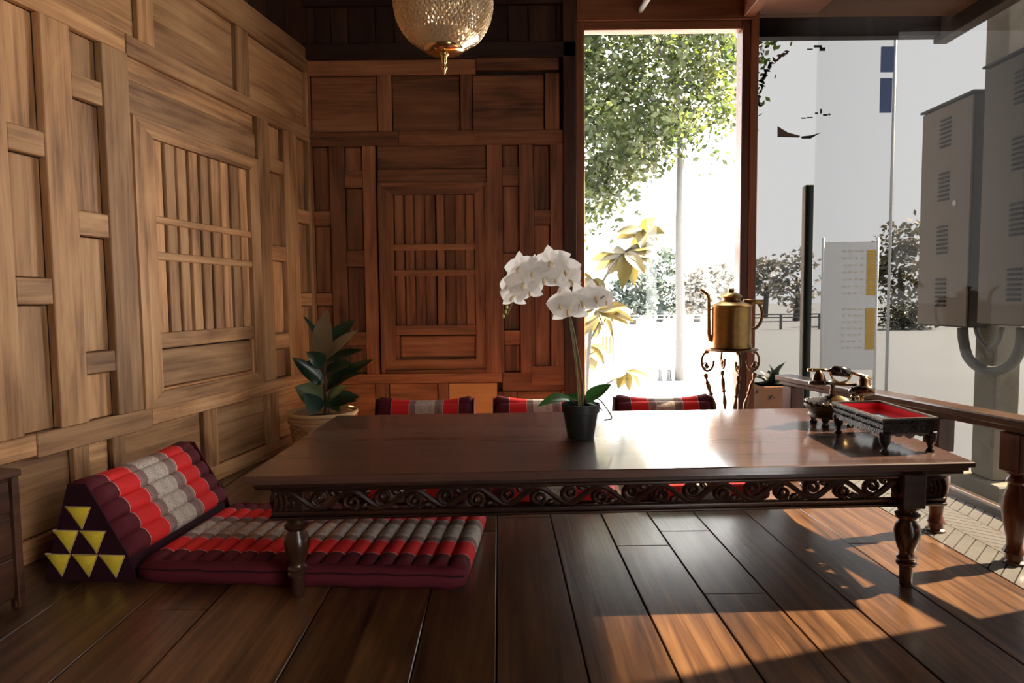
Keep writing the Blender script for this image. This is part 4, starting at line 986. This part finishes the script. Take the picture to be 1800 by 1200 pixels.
rosette(1100,442,0,10,66,.12,-15,195); rosette(1128,405,.1,8,46,.12,-70,200); rosette(1042,490,-.05,5,50,.11,40,200); rosette(1050,545,0,6,55,.10,-20,160); rosette(1034,610,.05,4,45,.1,0,120); rosette(1100,652,0,5,44,.09,0,170); rosette(1075,545,0,3,40,.08,-10,60)
# distant trees beyond the road: each one its own
FARG=[leafmat('far_leaf_blue',(.022,.036,.028),(.045,.06,.05),.6,.2),leafmat('far_leaf_hazed_grey',(.17,.165,.15),(.26,.25,.23),.6,.2),leafmat('far_leaf_hazed_warm',(.07,.06,.03),(.13,.11,.06),.6,.2)]  # grey and warm leaf colours lightened to imitate haze and overexposure
def fartree(px,pb,pt,wpx,Y,m,label,seed):
    b=at_y(px,pb,Y); b.z=ZG
    t=empty('distant_tree',(b.x,Y,ZG),0,label,'tree','trees across the road')
    rnd=random.Random(seed); zt_=at_y(px,pt,Y).z-ZG; zb_=max(.4,at_y(px,pb,Y).z-ZG); w=wpx*Y/F; cs=[]
    for _ in range(60):
        a=rnd.uniform(0,6.28); r_=math.sqrt(rnd.random()); h=rnd.random()
        cs.append(Vector((math.cos(a)*r_*w/2*(.5+.9*math.sin(math.pi*min(.95,h+.1))),math.sin(a)*r_*w*.3,zb_+(zt_-zb_)*h)))
    leafcloud('foliage',t,cs,w*.22,8 if seed in(15,16) else 26,.32*Y/36,m,seed)
    MB().tube([(0,0,0),(0.1,0,zb_+.3),(0,0,zt_*.6)],[.2,.15,.08],7).build('trunk',BARK,t,True)
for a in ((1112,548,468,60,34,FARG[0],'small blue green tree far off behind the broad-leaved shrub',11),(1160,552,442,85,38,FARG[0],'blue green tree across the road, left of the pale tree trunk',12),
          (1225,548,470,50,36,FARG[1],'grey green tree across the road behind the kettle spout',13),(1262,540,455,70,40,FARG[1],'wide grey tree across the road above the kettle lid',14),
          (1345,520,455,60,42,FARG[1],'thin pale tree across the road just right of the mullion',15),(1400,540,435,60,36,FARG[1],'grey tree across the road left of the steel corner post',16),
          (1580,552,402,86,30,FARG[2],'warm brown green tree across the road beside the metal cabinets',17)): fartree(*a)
hd=at_y(1590,568,26); hg=empty('clipped_hedge',(hd.x,26,ZG),0,'low dark clipped hedge below the brown green tree','hedge')
leafcloud('foliage',hg,[Vector((x*.25,random.uniform(-.3,.3),.25+.5*z_)) for x in range(-2,4) for z_ in (0,1)],.6,120,.16,leafmat('hedge_leaf',(.02,.028,.014),(.05,.055,.03),.6),21)
# low fence across the forecourt
fy=27.0; fz0=ZG; fz1=at_y(1400,551,fy).z; xa=at_y(1100,555,fy).x; xb=at_y(1720,575,fy).x
fe=empty('low_fence',((xa+xb)/2,fy,ZG),0,'low pale metal fence running along the far side of the forecourt','fence')
fh=fz1-ZG; hl=(xb-xa)/2; FM=pm('fence_paint',(.09,.09,.09),.5)
for z_ in (fh,fh*.8): MB().box((-hl,-.03,z_-.05),(hl,.03,z_)).build('fence_rail',FM,fe)
fp=MB().box((-.04,-.04,0),(.04,.04,fh)).build('fence_post',FM,fe); fp.location=(-hl,0,0)
x=-hl+1.6
while x<hl: again(fp,(x,0,0)); x+=1.6
# steel corner post of the glazing
cp=empty('steel_corner_post',(RX-.012,YB+.055,-.155),0,'dark steel bar standing upright outside the glass corner','post')
ch_=at_y(1431,325,YB+.05).z+.155
MB().box((-.028,-.022,0),(.022,.022,ch_),.004).build('post',pm('dark_steel',(.06,.07,.055),.35,.6),cp)
MB().box((-.036,-.024,0),(-.0285,.02,ch_-.01),.001).build('edge_strip',pm('cream_edge',(.75,.7,.55),.5),cp)
MB().box((-.04,-.03,0),(.035,.03,.015),.002).build('foot_plate',FM,cp)
# white banner with yellow lettering strip
BY=8.0; b0=at_z(1488,690,ZG); BY=at_z(1488,720,ZG).y
u0=at_y(1446,500,BY).x; u1=at_y(1541,500,BY).x; z0=at_y(1490,650,BY).z; z1=at_y(1490,425,BY).z
bn=empty('roadside_banner',((u0+u1)/2,BY,ZG),0,'tall white banner with a column of yellow marks outside the tinted glass','banner')
hw=(u1-u0)/2
MB().box((-hw,-.01,z0-ZG),(hw,.01,z1-ZG)).build('cloth',pm('white_banner',(.72,.72,.72),.7),bn)
for s_ in (-1,1): MB().tube([(s_*hw,0,0),(s_*hw,0,z1-ZG+.05)],.018,8).build('pole',pm('banner_pole',(.7,.7,.7),.5),bn,True)
mb=MB(); mb3=MB(); rn=random.Random(4)
for z_a,z_b in ((440,520),(542,615)):
    for k in range(13):
        t=k/13; zz=at_y(1490,z_a+(z_b-z_a)*t,BY).z-ZG; h_=(z_b-z_a)*BY/F/13*.8
        mb.box((hw-.13,-.016,zz-h_),(hw-.02,-.0105,zz))
        if k%2==0: 
            for q in range(4): mb3.box((hw-.42+q*.07+rn.uniform(0,.02),-.016,zz-h_*.5),(hw-.38+q*.07,-.0105,zz))
o=mb3.build('faint_marks',pm('faint_print',(.62,.54,.42),.7),bn); o['kind']='stuff'
o=mb.build('yellow_marks',pm('yellow_print',(.60,.36,.04),.6),bn); o['kind']='stuff'
# blue pennant strips high on a pole
YP=9.0; q0=at_y(1558,140,YP)
bf=empty('blue_pennant',(q0.x,YP,ZG),0,'narrow blue vertical pennant seen high through the tinted glass','banner')
zz0=at_y(1558,198,YP).z-ZG; zz1=at_y(1558,82,YP).z-ZG; zm=at_y(1558,132,YP).z-ZG; hwp=10*YP/F
BLU=pm('blue_cloth',(.07,.1,.2),.7)
MB().box((-hwp,-.008,zz0),(hwp,.008,zm-.04)).build('blue_panel',BLU,bf); MB().box((-hwp,-.008,zm+.04),(hwp*1.3,.008,zz1)).build('blue_panel',BLU,bf)
MB().tube([(hwp*1.4,0,0),(hwp*1.4,0,zz1+.3)],.02,8).build('pole',pm('pennant_pole',(.5,.5,.5),.5),bf,True)
# round window sticker, worn: leafy ring left, ribbon below, small marks
DEC=pm('sticker_dark',(.02,.03,.025),.6); DEC2=pm('sticker_brown',(.16,.12,.09),.6)
dc=at_y(1412,150,YB); dy_=YB-.0052; dr=82*YB/F
de=empty('round_window_sticker',(dc.x,dy_,dc.z),0,'worn round sticker of leaf ring and ribbon on the tinted glass','sticker')
mb=MB(); mb2=MB(); rn=random.Random(2)
def flat(mbx,pts): mbx.prism(pts,lambda a,b,t:(a,t,b),-.0006,.0006)
def decpt(px,py): v=at_y(px,py,YB); return (v.x-dc.x,v.z-dc.z)
arc=[(1332,188),(1333,165),(1338,145),(1345,128),(1356,112),(1370,100),(1388,92)]
for i in range(len(arc)-1):
    for k in range(5):
        t=k/5; x=arc[i][0]*(1-t)+arc[i+1][0]*t; y=arc[i][1]*(1-t)+arc[i+1][1]*t
        a=rn.uniform(0,3.1); c_=decpt(x+rn.uniform(-3,3),y+rn.uniform(-3,3)); s_=.024*rn.uniform(.7,1.1); e=(math.cos(a)*s_,math.sin(a)*s_); p=(-e[1]*.4,e[0]*.4)
        flat(mb if i<4 else mb2,[(c_[0]-e[0],c_[1]-e[1]),(c_[0]-p[0],c_[1]-p[1]),(c_[0]+e[0],c_[1]+e[1]),(c_[0]+p[0],c_[1]+p[1])])
fixn(mb.build('leaf_ring',DEC,de)); fixn(mb2.build('leaf_ring',DEC2,de))
for P_,m in (([(1366,222),(1384,233),(1406,239),(1404,242),(1366,241)],DEC2),([(1408,240),(1426,238),(1443,233),(1424,244),(1408,244)],DEC)):
    mb=MB(); flat(mb,[decpt(*p) for p in P_]); fixn(mb.build('ribbon',m,de))
mb=MB()
for x,y,w_,h_ in ((1408,207,8,2),(1418,206,10,2),(1432,198,5,3),(1441,192,3,8),(1446,201,8,3),(1455,200,4,3),(1430,80,14,4),(1440,84,10,6),(1418,86,10,2)):
    a_=decpt(x,y); b_=decpt(x+w_,y+h_); flat(mb,[(a_[0],a_[1]),(b_[0],a_[1]),(b_[0],b_[1]),(a_[0],b_[1])])
fixn(mb.build('small_marks',DEC,de))['kind']='stuff'
# concrete pillar with utility cabinets
PX=3.10; pA=at_z(1703,868,ZG); PYf,PYn=4.62,4.22
pl=empty('concrete_pillar',(pA.x+.02,4.35,ZG),0,'weathered concrete pillar outside carrying the metal cabinets','pillar')
PW=.17
CONC=pm('weathered_concrete',(.27,.235,.18),.9,bump=1.0,bscale=28,var=.5)
MB().box((.0,-.08,.14),(PW,.12,4.6),.01).build('shaft',CONC,pl); MB().box((-.06,-.22,0),(PW+.12,.24,.14),.01).build('base_plinth',CONC,pl)
STL=pm('beige_cabinet_paint',(.27,.195,.135),.55,var=.05,bscale=3); STD=pm('cabinet_dark_metal',(.05,.033,.022),.6)  # case, hood and louvres coloured darker than the doors
def cabinet(xf,y0,y1,z0,z1,dep,label):
    c=empty('metal_cabinet',(xf,(y0+y1)/2,z0),0,label,'cabinet','louvred metal cabinets on the pillar')
    h=(y1-y0)/2; H_=z1-z0
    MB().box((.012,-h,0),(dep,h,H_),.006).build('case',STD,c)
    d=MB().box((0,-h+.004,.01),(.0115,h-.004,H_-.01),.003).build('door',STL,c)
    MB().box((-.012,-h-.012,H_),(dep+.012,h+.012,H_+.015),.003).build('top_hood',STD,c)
    lv=None
    for i in range(4):
        zc_=H_*(.16+.24*i)
        for k in range(7):
            zz=zc_+(k-3)*.030; yy=.0
            if lv is None: lv=MB().add([(-.001,-.055,0),(-.001,.055,0),(-.012,.055,-.012),(-.012,-.055,-.012),(-.001,-.055,-.016),(-.001,.055,-.016)],[(0,1,2,3),(3,2,5,4),(0,3,4),(1,5,2)]).build('louvre',STD,d); lv.location=(0,yy,zz)
            else: again(lv,(0,yy,zz))
    MB().lathe([(.02,0),(.02,.006),(.006,.01)],14,(-.001,-h*.45,H_*.55),(-1,0,0)).build('lock',pm('lock_plastic',(.8,.78,.72),.4),d,True)
    return c
XA=3.0
ya=at_x(1616,400,XA).y; yb_=at_x(1704,400,XA).y; za=at_x(1616,571,XA).z; zb_=at_x(1660,185,XA).z
cabinet(XA,yb_,ya,za,zb_,.14,'smaller beige louvred metal cabinet hung left on the pillar')
XB=2.985; yc=at_x(1722,400,XB).y; za2=at_x(1740,571,XB).z; zb2=at_x(1724,125,XB).z
cabinet(XB,yc-.62,yc,za2,zb2,.16,'larger beige louvred metal cabinet, nearer one at the right edge')
cg=empty('cable_conduit',(XA+.07,yb_,za),0,'grey bent cable conduit looping below the metal cabinets','conduit')
def CPT(px,py,dy=0): return at_x(px,py,XA+.07)-Vector((XA+.07,yb_,za))
MB().tube(bez([CPT(1692,576),CPT(1694,600),CPT(1702,628),CPT(1722,646),CPT(1750,652),CPT(1778,640),CPT(1794,610),CPT(1797,576)],6),.032,12).build('conduit_pipe',pm('grey_conduit',(.16,.145,.13),.55,var=.1),cg,True)
MB().tube(bez([CPT(1716,576),CPT(1722,595),CPT(1738,612),CPT(1756,600),CPT(1762,576)],5),.016,10).build('conduit_pipe',pm('grey_conduit_small',(.18,.165,.15),.5),cg,True)
# terracotta planter with a small palm, outside beside the mullion
QY=6.2; pz0=at_z(1355,735,ZG); QY=pz0.y
tp_=empty('planter_palm',(at_y(1355,718,QY).x,QY,ZG),0,'dark leafy palm in a terracotta box planter outside the tinted glass','plant')
def TPp(px,py,dy=0): return GP(px,py,QY+dy,tp_)
wq=28*QY/F; TER=pm('terracotta',(.35,.15,.07),.8,var=.2,bscale=6)
zq=TPp(1355,675).z
o=MB().add([(-wq*.85,-wq*.85,0),(wq*.85,-wq*.85,0),(wq*.85,wq*.85,0),(-wq*.85,wq*.85,0),(-wq,-wq,zq),(wq,-wq,zq),(wq,wq,zq),(-wq,wq,zq)],[(0,3,2,1),(4,5,6,7),(0,1,5,4),(1,2,6,5),(2,3,7,6),(3,0,4,7)]).build('planter_box',TER,tp_)
MB().box((-wq*1.06,-wq*1.06,zq-.04),(wq*1.06,wq*1.06,zq+.0),.008).build('planter_rim',TER,tp_)
PLM=leafmat('palm_leaf',(.018,.026,.014),(.045,.06,.035),.5,.1)
for k in range(34):
    a_=2*math.pi*k/34*3.3; rr=wq*rnd.uniform(.5,1.35)
    put_leaf('frond',tp_,PLM,Vector((0,0,zq-.03)),Vector((math.cos(a_)*rr,math.sin(a_)*rr,zq+rnd.uniform(-.16,.26))),.085,(0,-.3,1),.9,.3)
# small things on the forecourt
nb_=at_z(1069,640,ZG); sg=empty('slatted_notice_board',(nb_.x,nb_.y,ZG),0,'small olive slatted board on thin posts beyond the shrub','board')
k_=nb_.y/F
for i in range(4): MB().box((-.09*0+(-11+i*6)*k_,-.02,18*k_),((-7+i*6)*k_,.02,50*k_),.003).build('slat',leafmat('board_paint%d'%i,(.1,.085,.03),(.13,.11,.04),.6),sg)
for s_ in (-9,9): MB().box((s_*k_-.02,-.02,0),(s_*k_+.02,-.0201+.0,20*k_)).build('leg',FM,sg)
for px in (1160,1176):
    v=at_z(px,668,ZG); b=empty('bollard',(v.x,v.y,ZG),0,'short dark bollard on the forecourt, '+('left' if px==1160 else 'right')+' one of two near the tree trunk','bollard','bollards by the pale tree')
    MB().lathe([(.05,0),(.05,.02),(.035,.03),(.035,.16),(.02,.18)],12).build('bollard_body',BLACK,b,True)
# goal-shaped white pipe frame far out
v=at_z(1125,562,ZG); gf=empty('white_pipe_frame',(v.x,v.y,ZG),0,'thin white pipe frame standing before the far blue green trees','frame'); k_=v.y/F
MB().tube([(-14*k_,0,0),(-14*k_,0,78*k_)],.05,6).build('upright',pm('white_pipe',(.8,.8,.8),.5),gf,True)
MB().tube([(15*k_,0,0),(15*k_,0,46*k_)],.05,6).build('upright',bpy.data.materials['white_pipe'],gf,True)
MB().tube([(-28*k_,0,46*k_),(15*k_,0,46*k_)],.05,6).build('crossbar',bpy.data.materials['white_pipe'],gf,True)
